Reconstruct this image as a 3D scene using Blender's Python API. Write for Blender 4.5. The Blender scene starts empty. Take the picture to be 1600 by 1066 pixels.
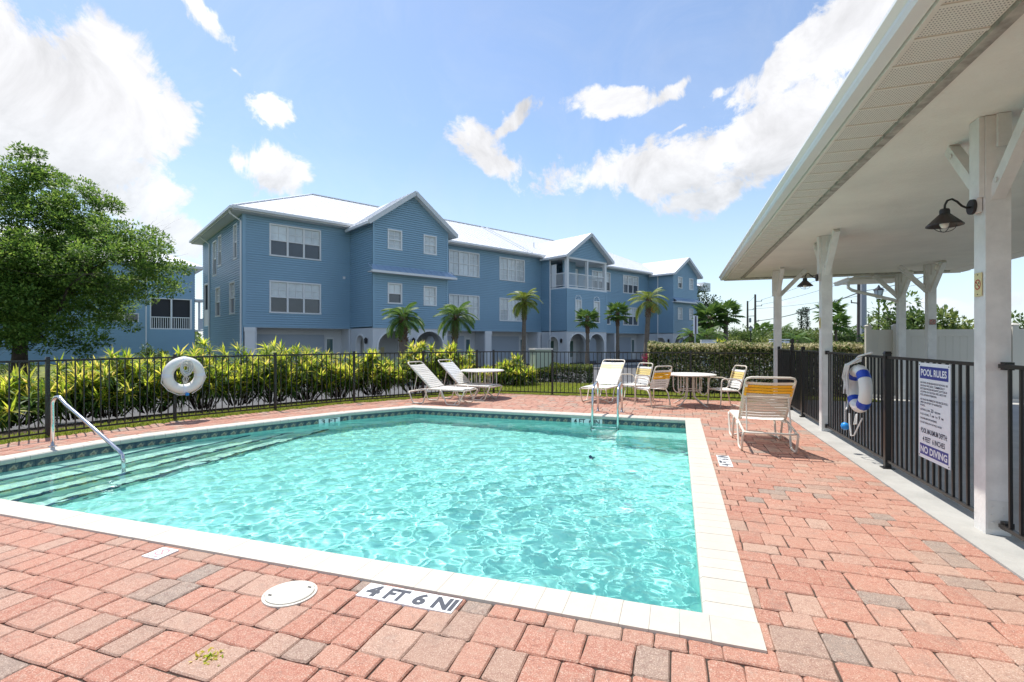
import bpy, math, random
import numpy as np
from mathutils import Vector, Matrix
from mathutils.geometry import tessellate_polygon
R = math.radians
random.seed(7)
rng = np.random.default_rng(7)
sc = bpy.context.scene
COL = sc.collection

# ------------------------------------------------------------------ camera, sky, sun, exposure
cam = bpy.data.objects.new('camera', bpy.data.cameras.new('camera'))
COL.objects.link(cam)
sc.camera = cam
cam.data.sensor_width = 36
cam.data.lens = 17.44
cam.data.clip_end = 4000
cam.location = (0, 0, 1.5)
cam.rotation_euler = (R(90), 0, R(18.5))
SUN = Vector((-.38, .20, 1)).normalized()
world = bpy.data.worlds.new('World')
sc.world = world
world.use_nodes = True
SKY_STRENGTH = .15
sun_data = bpy.data.lights.new('sun', 'SUN')
sun_data.energy = 4.2
sun_data.angle = R(.5)
sun_data.color = (1, .955, .88)
sun_data.cycles.is_caustics_light = True
sun = bpy.data.objects.new('sun', sun_data)
COL.objects.link(sun)
sun.rotation_euler = (-SUN).to_track_quat('-Z', 'Y').to_euler()
sc.view_settings.view_transform = 'Standard'
sc.view_settings.look = 'None'
sc.view_settings.gamma = 1
sc.view_settings.use_curve_mapping = False
sc.view_settings.exposure = .42
sc.cycles.caustics_refractive = True
sc.cycles.max_bounces = 10
sc.cycles.sample_clamp_indirect = 6

F, TH, H = 775.0, R(18.5), 1.5
cT, sT = math.cos(TH), math.sin(TH)
def cw(xc, Z): return (xc*cT - Z*sT, xc*sT + Z*cT)
def at(px, Z): return cw((px-800)/F*Z, Z)          # a point Z metres ahead on the bearing of photo column px
def ground_at(px, py, z=0):
    Z = (H-z)*F/(py-533)
    return at(px, Z)

# ---- sky: Nishita with clouds set by direction
def build_sky():
    nt = world.node_tree
    N, Lk = nt.nodes, nt.links
    N.clear()
    out = N.new('ShaderNodeOutputWorld')
    bg = N.new('ShaderNodeBackground')
    Lk.new(bg.outputs[0], out.inputs[0])
    bg.inputs[1].default_value = SKY_STRENGTH
    sky = N.new('ShaderNodeTexSky')
    sky.sky_type = 'NISHITA'
    sky.sun_disc = False
    sky.sun_elevation = math.asin(SUN.z)
    sky.sun_rotation = math.atan2(SUN.x, SUN.y)
    sky.air_density = 1.0
    sky.dust_density = 0.6
    sky.ozone_density = 2.2
    tc = N.new('ShaderNodeTexCoord')
    def math_(op, a, b=None, c=None):
        n = N.new('ShaderNodeMath'); n.operation = op
        for i, x in enumerate((a, b, c)):
            if x is None: continue
            if isinstance(x, (int, float)): n.inputs[i].default_value = x
            else: Lk.new(x, n.inputs[i])
        return n.outputs[0]
    def noise(scale, det, rough, dist=0, vec=None):
        n = N.new('ShaderNodeTexNoise')
        n.inputs['Scale'].default_value = scale; n.inputs['Detail'].default_value = det
        n.inputs['Roughness'].default_value = rough; n.inputs['Distortion'].default_value = dist
        Lk.new(vec or tc.outputs['Generated'], n.inputs['Vector'])
        return n
    # warp the direction a little
    wn = noise(5.5, 4, .6)
    sub = N.new('ShaderNodeVectorMath'); sub.operation = 'SUBTRACT'
    Lk.new(wn.outputs['Color'], sub.inputs[0]); sub.inputs[1].default_value = (.5, .5, .5)
    sca = N.new('ShaderNodeVectorMath'); sca.operation = 'SCALE'
    Lk.new(sub.outputs[0], sca.inputs[0]); sca.inputs['Scale'].default_value = .12
    add = N.new('ShaderNodeVectorMath'); add.operation = 'ADD'
    Lk.new(tc.outputs['Generated'], add.inputs[0]); Lk.new(sca.outputs[0], add.inputs[1])
    D = add.outputs[0]
    # cloud lobes: photo column, row, half width, half height (photo px), tilt, weight
    lobes = [(50, 110, 150, 95, 20, 1), (150, 120, 130, 85, 25, 1), (215, 195, 100, 100, 0, 1), (80, 215, 160, 90, 0, 1),
             (240, 285, 80, 60, 0, .85), (265, 345, 95, 52, 25, .9), (170, 300, 90, 60, 0, .7), (-150, 180, 200, 150, 0, 1), (-330, 330, 220, 110, 0, 1),
             (328, 30, 74, 36, 52, .8), (428, 168, 58, 38, 35, .8), (458, 205, 50, 26, 35, .45), (422, 262, 70, 46, 8, .95), (372, 115, 26, 20, 0, .45),
             (742, 208, 48, 50, 0, 1), (785, 178, 62, 22, -32, .95), (768, 244, 60, 28, 30, 1),
             (960, 160, 125, 28, 6, .85), (1045, 145, 62, 24, -35, .75), (1050, 255, 215, 48, -4, 1), (1105, 300, 110, 42, 0, .9), (1200, 225, 150, 66, -25, 1),
             (1245, 100, 170, 44, -35, .95), (1350, 30, 170, 75, -35, 1), (1060, 205, 60, 14, -15, .5), (1130, 160, 80, 26, -25, .6), (1500, 110, 200, 110, -20, 1),
             (1500, 470, 200, 30, 0, .62), (1250, 478, 130, 18, 0, .5), (760, 358, 26, 12, 0, .5), (1330, 515, 120, 14, 0, .5), (60, 420, 200, 50, 0, .7)]
    acc = None
    vecs = []
    for px, py, a, b, tilt, wgt in lobes:
        X, Y = cw((px-800)/F, 1.0)
        c = Vector((X, Y, (533-py)/F)); l = c.length; c.normalize()
        r = Vector((c.y, -c.x, 0)).normalized()
        u = r.cross(c)
        t = R(-tilt)
        e1 = r*math.cos(t) + u*math.sin(t); e2 = -r*math.sin(t) + u*math.cos(t)
        vecs.append((c, e1, e2, a/F/l, b/F/l, wgt))
    rr = random.Random(5)
    for i in range(12):                       # the same broken cloud cover goes on behind the camera
        az = TH + R(rr.uniform(70, 290)); el = R(rr.uniform(12, 60))
        c = Vector((-math.sin(az)*math.cos(el), math.cos(az)*math.cos(el), math.sin(el)))
        r = Vector((c.y, -c.x, 0)).normalized(); u = r.cross(c)
        vecs.append((c, r, u, rr.uniform(.12, .3), rr.uniform(.06, .13), .95))
    for c, e1, e2, a, b, wgt in vecs:
        # |(d.e1/a, d.e2/b)| with a penalty for the far side of the sky
        d1 = N.new('ShaderNodeVectorMath'); d1.operation = 'DOT_PRODUCT'; Lk.new(D, d1.inputs[0]); d1.inputs[1].default_value = e1/a
        d2 = N.new('ShaderNodeVectorMath'); d2.operation = 'DOT_PRODUCT'; Lk.new(D, d2.inputs[0]); d2.inputs[1].default_value = e2/b
        q = math_('ADD', math_('MULTIPLY', d1.outputs['Value'], d1.outputs['Value']), math_('MULTIPLY', d2.outputs['Value'], d2.outputs['Value']))
        v = math_('SUBTRACT', wgt, math_('SQRT', q))
        d3 = N.new('ShaderNodeVectorMath'); d3.operation = 'DOT_PRODUCT'; Lk.new(D, d3.inputs[0]); d3.inputs[1].default_value = c
        v = math_('MINIMUM', v, math_('MULTIPLY', d3.outputs['Value'], 9))
        acc = v if acc is None else math_('SMOOTH_MAX', acc, v, .18)
    n1 = noise(8, 12, .68, .4)
    n2 = noise(30, 6, .65, .6)
    f = math_('ADD', acc, math_('MULTIPLY', math_('SUBTRACT', n1.outputs['Fac'], .5), 2.3))
    f = math_('ADD', f, math_('MULTIPLY', math_('SUBTRACT', n2.outputs['Fac'], .5), .55))
    mr = N.new('ShaderNodeMapRange'); mr.interpolation_type = 'SMOOTHSTEP'
    mr.inputs['From Min'].default_value = .08; mr.inputs['From Max'].default_value = .44
    Lk.new(f, mr.inputs['Value'])
    # thin veil of cirrus, and brightness within the clouds
    n3 = noise(3.2, 8, .7, 1.2)
    mv = N.new('ShaderNodeMapRange'); mv.inputs['From Min'].default_value = .45; mv.inputs['From Max'].default_value = .85; mv.inputs['To Max'].default_value = .16
    Lk.new(n3.outputs['Fac'], mv.inputs['Value'])
    alpha = math_('MAXIMUM', mr.outputs[0], mv.outputs[0])
    n4 = noise(5.5, 9, .62, .5)
    mb = N.new('ShaderNodeMapRange'); mb.inputs['From Min'].default_value = .3; mb.inputs['From Max'].default_value = .68
    mb.inputs['To Min'].default_value = 3.0; mb.inputs['To Max'].default_value = 6.3
    Lk.new(n4.outputs['Fac'], mb.inputs['Value'])
    cc = N.new('ShaderNodeCombineXYZ')
    Lk.new(mb.outputs[0], cc.inputs[0]); Lk.new(mb.outputs[0], cc.inputs[1])
    Lk.new(math_('MULTIPLY', mb.outputs[0], 1.03), cc.inputs[2])
    mix = N.new('ShaderNodeMix'); mix.data_type = 'RGBA'
    Lk.new(alpha, mix.inputs['Factor']); Lk.new(sky.outputs[0], mix.inputs[6]); Lk.new(cc.outputs[0], mix.inputs[7])
    # pale humid air towards the horizon
    sep = N.new('ShaderNodeSeparateXYZ'); Lk.new(tc.outputs['Generated'], sep.inputs[0])
    mh = N.new('ShaderNodeMapRange'); mh.inputs['From Min'].default_value = 0; mh.inputs['From Max'].default_value = .34
    mh.inputs['To Min'].default_value = .55; mh.inputs['To Max'].default_value = .03
    Lk.new(sep.outputs[2], mh.inputs['Value'])
    mix2 = N.new('ShaderNodeMix'); mix2.data_type = 'RGBA'
    Lk.new(mh.outputs[0], mix2.inputs['Factor']); Lk.new(mix.outputs[2], mix2.inputs[6]); mix2.inputs[7].default_value = (4.1, 4.9, 5.6, 1)
    Lk.new(mix2.outputs[2], bg.inputs[0])
build_sky()

# ------------------------------------------------------------------ helpers
OFF = {}
def put(name, data, parent=None):
    o = bpy.data.objects.new(name, data)
    COL.objects.link(o)
    if parent is not None:
        o.parent = parent
        OFF[o] = OFF.get(parent, Vector((0, 0, 0)))
    return o
def tag(o, label, cat, group=None):
    o['label'] = label; o['category'] = cat
    if group: o['group'] = group
    return o
def thing(name, label, cat, loc=(0, 0, 0), group=None):
    o = bpy.data.objects.new(name, None)
    COL.objects.link(o)
    o.empty_display_size = .1
    o.location = loc
    OFF[o] = Vector(loc)
    return tag(o, label, cat, group)
def structure(o): o['kind'] = 'structure'; return o
def stuff(o): o['kind'] = 'stuff'; return o
def copy_tree(o, parent=None):
    c = o.copy(); COL.objects.link(c)
    if parent is not None: c.parent = parent
    for ch in list(o.children): copy_tree(ch, c)
    return c

class MB:
    def __init__(s): s.v = []; s.f = []
    def poly(s, pts):
        b = len(s.v); s.v += [tuple(p) for p in pts]; s.f.append(tuple(range(b, b+len(pts))))
    def hexa(s, p):            # 4 bottom + 4 top points
        b = len(s.v); s.v += [tuple(q) for q in p]
        s.f += [tuple(b+i for i in q) for q in ((3,2,1,0),(4,5,6,7),(0,1,5,4),(1,2,6,5),(2,3,7,6),(3,0,4,7))]
    def box(s, x0, x1, y0, y1, z0, z1):
        s.hexa([(x0,y0,z0),(x1,y0,z0),(x1,y1,z0),(x0,y1,z0),(x0,y0,z1),(x1,y0,z1),(x1,y1,z1),(x0,y1,z1)])
    def bar(s, a, b, w, h, up=(0,0,1)):
        a, b = Vector(a), Vector(b); d = (b-a).normalized(); up = Vector(up)
        if abs(d.dot(up)) > .99: up = Vector((1,0,0))
        r = d.cross(up).normalized(); u = r.cross(d)
        q = [(-1,-1),(1,-1),(1,1),(-1,1)]
        s.hexa([a+r*(w/2*i)+u*(h/2*j) for i,j in q] + [b+r*(w/2*i)+u*(h/2*j) for i,j in q])
    def tube(s, pts, r, n=8, close=False, cap=True):
        P = [Vector(p) for p in pts]; m = len(P); rs = r if isinstance(r, (list, tuple)) else [r]*m
        b = len(s.v); ref = None
        for i in range(m):
            if close: t = (P[(i+1)%m]-P[i-1])
            else: t = P[min(i+1,m-1)]-P[max(i-1,0)]
            t.normalize()
            if ref is None:
                ref = Vector((0,0,1)) if abs(t.z) < .9 else Vector((1,0,0))
            x = (ref - t*ref.dot(t)).normalized(); ref = x; y = t.cross(x)
            for k in range(n):
                a = 2*math.pi*k/n
                s.v.append(tuple(P[i] + (x*math.cos(a)+y*math.sin(a))*rs[i]))
        for i in range(m if close else m-1):
            j = (i+1) % m
            for k in range(n):
                l = (k+1) % n
                s.f.append((b+i*n+k, b+i*n+l, b+j*n+l, b+j*n+k))
        if cap and not close:
            s.f.append(tuple(b+k for k in range(n))[::-1]); s.f.append(tuple(b+(m-1)*n+k for k in range(n)))
    def lathe(s, prof, c=(0,0,0), n=20, axis='z'):
        b = len(s.v)
        for r, z in prof:
            for k in range(n):
                a = 2*math.pi*k/n; x, y = r*math.cos(a), r*math.sin(a)
                p = (x, y, z) if axis == 'z' else ((z, x, y) if axis == 'x' else (x, z, y))
                s.v.append((c[0]+p[0], c[1]+p[1], c[2]+p[2]))
        for i in range(len(prof)-1):
            for k in range(n):
                l = (k+1) % n
                s.f.append((b+i*n+k, b+i*n+l, b+(i+1)*n+l, b+(i+1)*n+k))
        s.f.append(tuple(b+k for k in range(n))[::-1]); s.f.append(tuple(b+(len(prof)-1)*n+k for k in range(n)))
    def mesh(s, name, mat, smooth=False, off=(0,0,0)):
        me = bpy.data.meshes.new(name)
        o = Vector(off)
        me.from_pydata([tuple(Vector(p)-o) for p in s.v], [], s.f)
        if mat: me.materials.append(mat)
        if smooth: me.polygons.foreach_set('use_smooth', [True]*len(me.polygons))
        return me
    def build(s, name, mat, parent=None, smooth=False):
        return put(name, s.mesh(name, mat, smooth, OFF.get(parent, (0,0,0))), parent)
def inst(name, me, parent, loc, rot=(0,0,0), scale=(1,1,1)):
    o = put(name, me, parent)
    o.location = Vector(loc) - OFF.get(parent, Vector((0,0,0))); o.rotation_euler = rot; o.scale = scale
    return o
def np_mesh(name, V, Fq, mat, off=(0,0,0)):
    V = np.asarray(V, dtype=np.float32) - np.asarray(off, dtype=np.float32); Fq = np.asarray(Fq, dtype=np.int32)
    me = bpy.data.meshes.new(name); k = Fq.shape[1]
    me.vertices.add(len(V)); me.vertices.foreach_set('co', V.ravel())
    me.loops.add(Fq.size); me.loops.foreach_set('vertex_index', Fq.ravel())
    me.polygons.add(len(Fq)); me.polygons.foreach_set('loop_start', np.arange(0, Fq.size, k, dtype=np.int32))
    me.polygons.foreach_set('loop_total', np.full(len(Fq), k, dtype=np.int32))
    me.update(calc_edges=True)
    if mat: me.materials.append(mat)
    return me
def text_geo(s, w=None, h=.1, bold=.0):
    c = bpy.data.curves.new('text', 'FONT'); c.body = s; c.size = 1; c.offset = bold; c.resolution_u = 3
    o = bpy.data.objects.new('text', c); COL.objects.link(o)
    me = bpy.data.meshes.new_from_object(o)
    V = np.array([v.co[:2] for v in me.vertices]); Fs = [tuple(p.vertices) for p in me.polygons]
    bpy.data.objects.remove(o); bpy.data.curves.remove(c); bpy.data.meshes.remove(me)
    V = V - V.min(0); ext = V.max(0)
    sy = h/ext[1]; sx = sy if w is None else w/ext[0]
    return V*[sx, sy], Fs
def add_text(mb, s, org, right, up, h, w=None, bold=0, center=False):
    V, Fs = text_geo(s, w, h, bold)
    org, right, up = Vector(org), Vector(right), Vector(up)
    dx = -V[:, 0].max()/2 if center else 0
    b = len(mb.v)
    mb.v += [tuple(org + right*float(x+dx) + up*float(y)) for x, y in V]
    mb.f += [tuple(b+i for i in f) for f in Fs]

# ------------------------------------------------------------------ materials
def M(name, col, rough=.6, metal=0, var=0, island=False, noise=None, noise_col=None, bump=None, spec=.5, coat=0):
    m = bpy.data.materials.new(name); m.use_nodes = True
    nt = m.node_tree; N, Lk = nt.nodes, nt.links; b = N['Principled BSDF']
    b.inputs['Roughness'].default_value = rough; b.inputs['Metallic'].default_value = metal
    b.inputs['Specular IOR Level'].default_value = spec; b.inputs['Coat Weight'].default_value = coat
    b.inputs['Base Color'].default_value = (*col, 1)
    tc = N.new('ShaderNodeTexCoord'); last = None
    if noise or noise_col:
        sc_, amt = noise or (3, .3)
        n = N.new('ShaderNodeTexNoise'); n.inputs['Scale'].default_value = sc_; n.inputs['Detail'].default_value = 6; n.inputs['Roughness'].default_value = .62
        Lk.new(tc.outputs['Object'], n.inputs['Vector'])
        mr = N.new('ShaderNodeMapRange'); mr.inputs['From Min'].default_value = .3; mr.inputs['From Max'].default_value = .7
        Lk.new(n.outputs['Fac'], mr.inputs['Value'])
        mx = N.new('ShaderNodeMix'); mx.data_type = 'RGBA'
        c2 = noise_col or tuple(c*(1-amt) for c in col)
        mx.inputs[6].default_value = (*col, 1); mx.inputs[7].default_value = (*c2, 1)
        Lk.new(mr.outputs[0], mx.inputs['Factor']); last = mx.outputs[2]
    if var:
        if island: src = N.new('ShaderNodeNewGeometry').outputs['Random Per Island']
        else: src = N.new('ShaderNodeObjectInfo').outputs['Random']
        hs = N.new('ShaderNodeHueSaturation')
        mr = N.new('ShaderNodeMapRange'); mr.inputs['To Min'].default_value = 1-var; mr.inputs['To Max'].default_value = 1+var
        Lk.new(src, mr.inputs['Value']); Lk.new(mr.outputs[0], hs.inputs['Value'])
        if last: Lk.new(last, hs.inputs['Color'])
        else: hs.inputs['Color'].default_value = (*col, 1)
        last = hs.outputs[0]
    if last: Lk.new(last, b.inputs['Base Color'])
    if bump:
        bs, st = bump
        n = N.new('ShaderNodeTexNoise'); n.inputs['Scale'].default_value = bs; n.inputs['Detail'].default_value = 5
        Lk.new(tc.outputs['Object'], n.inputs['Vector'])
        bp = N.new('ShaderNodeBump'); bp.inputs['Strength'].default_value = st; bp.inputs['Distance'].default_value = .01
        Lk.new(n.outputs['Fac'], bp.inputs['Height']); Lk.new(bp.outputs[0], b.inputs['Normal'])
    return m
def leaf_mat(name, cols, trans=.35, rough=.5):
    """two-sided leaf: every leaf (island) takes its own colour from the ramp"""
    m = bpy.data.materials.new(name); m.use_nodes = True
    nt = m.node_tree; N, Lk = nt.nodes, nt.links; b = N['Principled BSDF']; out = N['Material Output']
    g = N.new('ShaderNodeNewGeometry'); cr = N.new('ShaderNodeValToRGB')
    el = cr.color_ramp.elements
    while len(el) < len(cols): el.new(.5)
    for i, c in enumerate(cols):
        el[i].position = i/(len(cols)-1); el[i].color = (*c, 1)
    Lk.new(g.outputs['Random Per Island'], cr.inputs[0]); Lk.new(cr.outputs[0], b.inputs['Base Color'])
    b.inputs['Roughness'].default_value = rough; b.inputs['Specular IOR Level'].default_value = .4
    t = N.new('ShaderNodeBsdfTranslucent')
    hs = N.new('ShaderNodeHueSaturation'); hs.inputs['Value'].default_value = 1.25; hs.inputs['Hue'].default_value = .485
    Lk.new(cr.outputs[0], hs.inputs['Color']); Lk.new(hs.outputs[0], t.inputs['Color'])
    ms = N.new('ShaderNodeMixShader'); ms.inputs[0].default_value = trans
    Lk.new(b.outputs[0], ms.inputs[1]); Lk.new(t.outputs[0], ms.inputs[2]); Lk.new(ms.outputs[0], out.inputs[0])
    return m

def paver_mat(name, island):
    m = bpy.data.materials.new(name); m.use_nodes = True
    nt = m.node_tree; N, Lk = nt.nodes, nt.links; b = N['Principled BSDF']
    src = N.new('ShaderNodeNewGeometry').outputs['Random Per Island'] if island else N.new('ShaderNodeObjectInfo').outputs['Random']
    cr = N.new('ShaderNodeValToRGB'); cr.color_ramp.interpolation = 'LINEAR'
    stops = [(0, (.38,.155,.105)), (.2, (.46,.215,.15)), (.38, (.40,.165,.115)), (.52, (.47,.25,.18)), (.66, (.41,.185,.13)), (.80, (.45,.285,.215)), (.90, (.36,.225,.17)), (.95, (.31,.23,.185)), (1, (.25,.215,.185))]
    el = cr.color_ramp.elements
    while len(el) < len(stops): el.new(.5)
    for i, (p, c) in enumerate(stops): el[i].position = p; el[i].color = (*c, 1)
    Lk.new(src, cr.inputs[0])
    tc = N.new('ShaderNodeTexCoord')
    geo = N.new('ShaderNodeNewGeometry')
    # mottling inside each paver, aggregate speckle, stains over several pavers
    def nz(scale, det, ro):
        n = N.new('ShaderNodeTexNoise'); n.inputs['Scale'].default_value = scale; n.inputs['Detail'].default_value = det; n.inputs['Roughness'].default_value = ro
        Lk.new(geo.outputs['Position'], n.inputs['Vector']); return n
    n1 = nz(26, 6, .7); n2 = nz(150, 3, .75); n3 = nz(1.3, 4, .6)
    def blend(a, bcol, fac_src, lo, hi, amt):
        mr = N.new('ShaderNodeMapRange'); mr.inputs['From Min'].default_value = lo; mr.inputs['From Max'].default_value = hi; mr.inputs['To Max'].default_value = amt
        Lk.new(fac_src, mr.inputs['Value'])
        mx = N.new('ShaderNodeMix'); mx.data_type = 'RGBA'
        Lk.new(mr.outputs[0], mx.inputs['Factor']); Lk.new(a, mx.inputs[6]); mx.inputs[7].default_value = (*bcol, 1)
        return mx.outputs[2]
    c = blend(cr.outputs[0], (.44,.31,.235), n1.outputs['Fac'], .47, .70, .65)
    c = blend(c, (.24,.13,.10), n1.outputs['Fac'], .47, .30, .75)
    c = blend(c, (.72,.57,.47), n2.outputs['Fac'], .54, .66, .75)
    c = blend(c, (.17,.095,.075), n2.outputs['Fac'], .45, .32, .7)
    c = blend(c, (.45,.30,.225), n3.outputs['Fac'], .47, .75, .4)
    n4 = nz(4.5, 6, .75)
    c = blend(c, (.24,.18,.15), n4.outputs['Fac'], .53, .72, .5)
    Lk.new(c, b.inputs['Base Color']); b.inputs['Roughness'].default_value = .85; b.inputs['Specular IOR Level'].default_value = .25
    bp = N.new('ShaderNodeBump'); bp.inputs['Strength'].default_value = .5; bp.inputs['Distance'].default_value = .004
    ad = N.new('ShaderNodeMath'); ad.operation = 'ADD'; Lk.new(n2.outputs['Fac'], ad.inputs[0]); Lk.new(n1.outputs['Fac'], ad.inputs[1])
    Lk.new(ad.outputs[0], bp.inputs['Height']); Lk.new(bp.outputs[0], b.inputs['Normal'])
    return m
def perforated_mat(name, col):
    m = M(name, col, .5)
    nt = m.node_tree; N, Lk = nt.nodes, nt.links; b = N['Principled BSDF']
    tc = [n for n in N if n.type == 'TEX_COORD'][0]
    sep = N.new('ShaderNodeSeparateXYZ'); Lk.new(tc.outputs['Object'], sep.inputs[0])
    def mm(op, a, bb=None):
        n = N.new('ShaderNodeMath'); n.operation = op
        for i, x in enumerate((a, bb)):
            if x is None: continue
            if isinstance(x, (int, float)): n.inputs[i].default_value = x
            else: Lk.new(x, n.inputs[i])
        return n.outputs[0]
    fx = mm('SUBTRACT', mm('FRACT', mm('MULTIPLY', sep.outputs[0], 62)), .5)
    fy = mm('SUBTRACT', mm('FRACT', mm('MULTIPLY', sep.outputs[1], 45)), .5)
    q = mm('ADD', mm('MULTIPLY', fx, fx), mm('MULTIPLY', mm('MULTIPLY', fy, fy), 1.6))
    hole = mm('LESS_THAN', q, .062)
    mx = N.new('ShaderNodeMix'); mx.data_type = 'RGBA'; Lk.new(hole, mx.inputs['Factor'])
    mx.inputs[6].default_value = (*col, 1); mx.inputs[7].default_value = (.10,.095,.085, 1)
    Lk.new(mx.outputs[2], b.inputs['Base Color'])
    return m

MAT = dict(
    paver=paver_mat('paver_brick', False), paver_many=paver_mat('paver_brick_many', True),
    sand=M('joint_sand', (.075,.055,.042), .95, noise=(20, .4), bump=(90, .5)),
    coping=M('coping_stone', (.585,.545,.47), .65, var=.025, noise=(11, .10), bump=(60, .12)),
    plaster=M('pool_plaster', (.50,.83,.77), .6, noise=(2.2, .08)),
    step_plaster=M('step_plaster', (.80,.88,.78), .6, noise=(3, .08)),
    nosing=M('nosing_tile', (.02,.06,.12), .3, var=.2),
    grout=M('grout', (.34,.36,.35), .8),
    steel=M('stainless_steel', (.72,.72,.72), .16, metal=1, noise=(6, .12)),
    white_paint=M('white_paint', (.78,.78,.76), .5, noise=(3, .06), bump=(45, .25)),
    post_paint=M('white_post_paint', (.80,.785,.75), .5, noise=(5, .20), bump=(30, .35)),
    stucco_ceiling=M('stucco_ceiling', (.84,.80,.72), .85, noise=(1.1, .14), bump=(38, .7)),
    trim_dirty=M('weathered_trim', (.50,.46,.40), .8, noise=(9, .55)),
    gutter=M('gutter_aluminium', (.80,.80,.77), .28, spec=.6, noise=(2, .06)),
    soffit=perforated_mat('vented_soffit', (.72,.69,.62)),
    soffit_rib=M('soffit_rib', (.72,.69,.62), .5),
    concrete=M('concrete', (.46,.45,.42), .85, noise=(2.2, .25), bump=(50, .3)),
    concrete_kerb=M('kerb_concrete', (.58,.56,.52), .85, noise=(4, .2), bump=(50, .3)),
    asphalt=M('asphalt', (.135,.135,.14), .9, noise=(1.2, .25), bump=(120, .5)),
    line_paint=M('line_paint', (.75,.75,.72), .7, noise=(8, .2)),
    mulch=M('mulch', (.085,.05,.035), .95, noise=(30, .6), bump=(40, 1)),
    soil=M('grass_soil', (.20,.23,.05), .95, noise=(14, .4), bump=(30, .8)),
    terrain=M('terrain', (.09,.12,.04), .95, noise=(.3, .4)),
    black=M('black_metal', (.014,.012,.011), .38, spec=.5),
    bronze=M('bronze_metal', (.030,.022,.018), .45),
    lamp_black=M('lamp_metal', (.018,.016,.015), .55),
    siding=M('blue_siding', (.275,.44,.565), .42, noise=(.35, .10), spec=.5),
    trim=M('white_trim', (.78,.78,.77), .45),
    stucco=M('white_stucco', (.70,.71,.72), .8, noise=(1.2, .08), bump=(50, .3)),
    roof=M('white_metal_roof', (.80,.81,.83), .32, spec=.5, noise=(.5, .06)),
    roof_blue=M('metal_pent_roof', (.30,.40,.52), .35),
    eave=M('eave_metal', (.66,.67,.67), .5),
    pane_light=M('blind_pane', (.74,.78,.78), .12, var=.14, noise=(1.4, .3), coat=.6),
    pane_dark=M('screen_pane', (.09,.10,.115), .12, var=.35, noise=(.8, .35), coat=.3),
    door_grey=M('garage_door', (.42,.47,.53), .5),
    door_glass=M('door_glass', (.10,.17,.17), .08, coat=.5),
    screen=M('porch_screen', (.022,.022,.026), .6),
    frame_tan=M('furniture_frame', (.74,.67,.57), .38, noise=(5, .08)),
    strap_white=M('white_strap', (.80,.79,.75), .5, var=.05),
    strap_yellow=M('yellow_strap', (.93,.50,.02), .45, var=.06),
    strap_pale=M('sunlit_yellow_strap', (.80,.62,.24), .5, var=.06),  # the yellow straps where sun strikes them, their brightness put into the colour
    strap_tan=M('aged_strap', (.76,.71,.62), .5, var=.06),
    table_top=M('table_top', (.76,.73,.67), .45, noise=(8, .08)),
    vinyl=M('white_vinyl', (.60,.57,.505), .4, noise=(.8, .06)),
    sign_white=M('sign_white', (.82,.83,.86), .35), sign_blue=M('sign_blue', (.015,.035,.26), .35), sign_ink=M('sign_ink', (.05,.055,.10), .5),
    grey_ink=M('marker_ink', (.065,.07,.085), .6), tile_white=M('marker_tile', (.84,.84,.83), .35), tile_black=M('black_ink', (.015,.015,.02), .5),
    red_ink=M('red_ink', (.50,.05,.035), .5), pink_ink=M('faded_red', (.55,.26,.28), .6), sign_cream=M('sign_cream', (.72,.62,.32), .5),
    buoy=M('buoy_foam', (.82,.80,.75), .4, noise=(5, .1)), band_blue=M('buoy_band', (.01,.06,.46), .4), float_blue=M('rope_float', (.02,.26,.68), .3),
    rope=M('rope', (.76,.74,.70), .8, noise=(90, .3)),
    skimmer=M('skimmer_lid', (.68,.65,.57), .45, noise=(5, .06)), dark_hole=M('dark_hole', (.02,.02,.02), .8),
    bulb=M('frosted_glass', (.80,.78,.72), .25, spec=.6),
    bark=M('bark', (.11,.085,.065), .95, noise=(6, .5), bump=(14, 1)),
    palm_bark=M('palm_bark', (.20,.165,.13), .95, noise=(9, .45), bump=(16, 1)),
    boot=M('palm_boot', (.20,.11,.06), .9, noise=(12, .5), bump=(16, 1)),
    stem=M('shrub_stem', (.09,.06,.045), .95, noise=(9, .4)),
    box_green=M('utility_green', (.40,.47,.34), .5, noise=(2, .1)), box_cream=M('utility_cream', (.66,.63,.55), .5, noise=(3, .1)),
    wood_pole=M('pole_wood', (.10,.085,.075), .9, noise=(4, .3)), grey_pole=M('pole_grey', (.30,.32,.34), .6),
    lamp_glass=M('lantern_glass', (.50,.56,.60), .1, spec=.6), wire=M('wire', (.05,.05,.055), .6),
    wall_white=M('far_white_paint', (.74,.76,.80), .6), fruit=M('palm_fruit', (.75,.42,.07), .6, noise=(6, .4)),
    pale_metal=M('galvanised_plate', (.70,.69,.65), .5, noise=(8, .15)), sign_back=M('sign_back', (.72,.75,.78), .45), sign_stripe=M('sign_stripe', (.10,.07,.10), .6),
)
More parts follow.
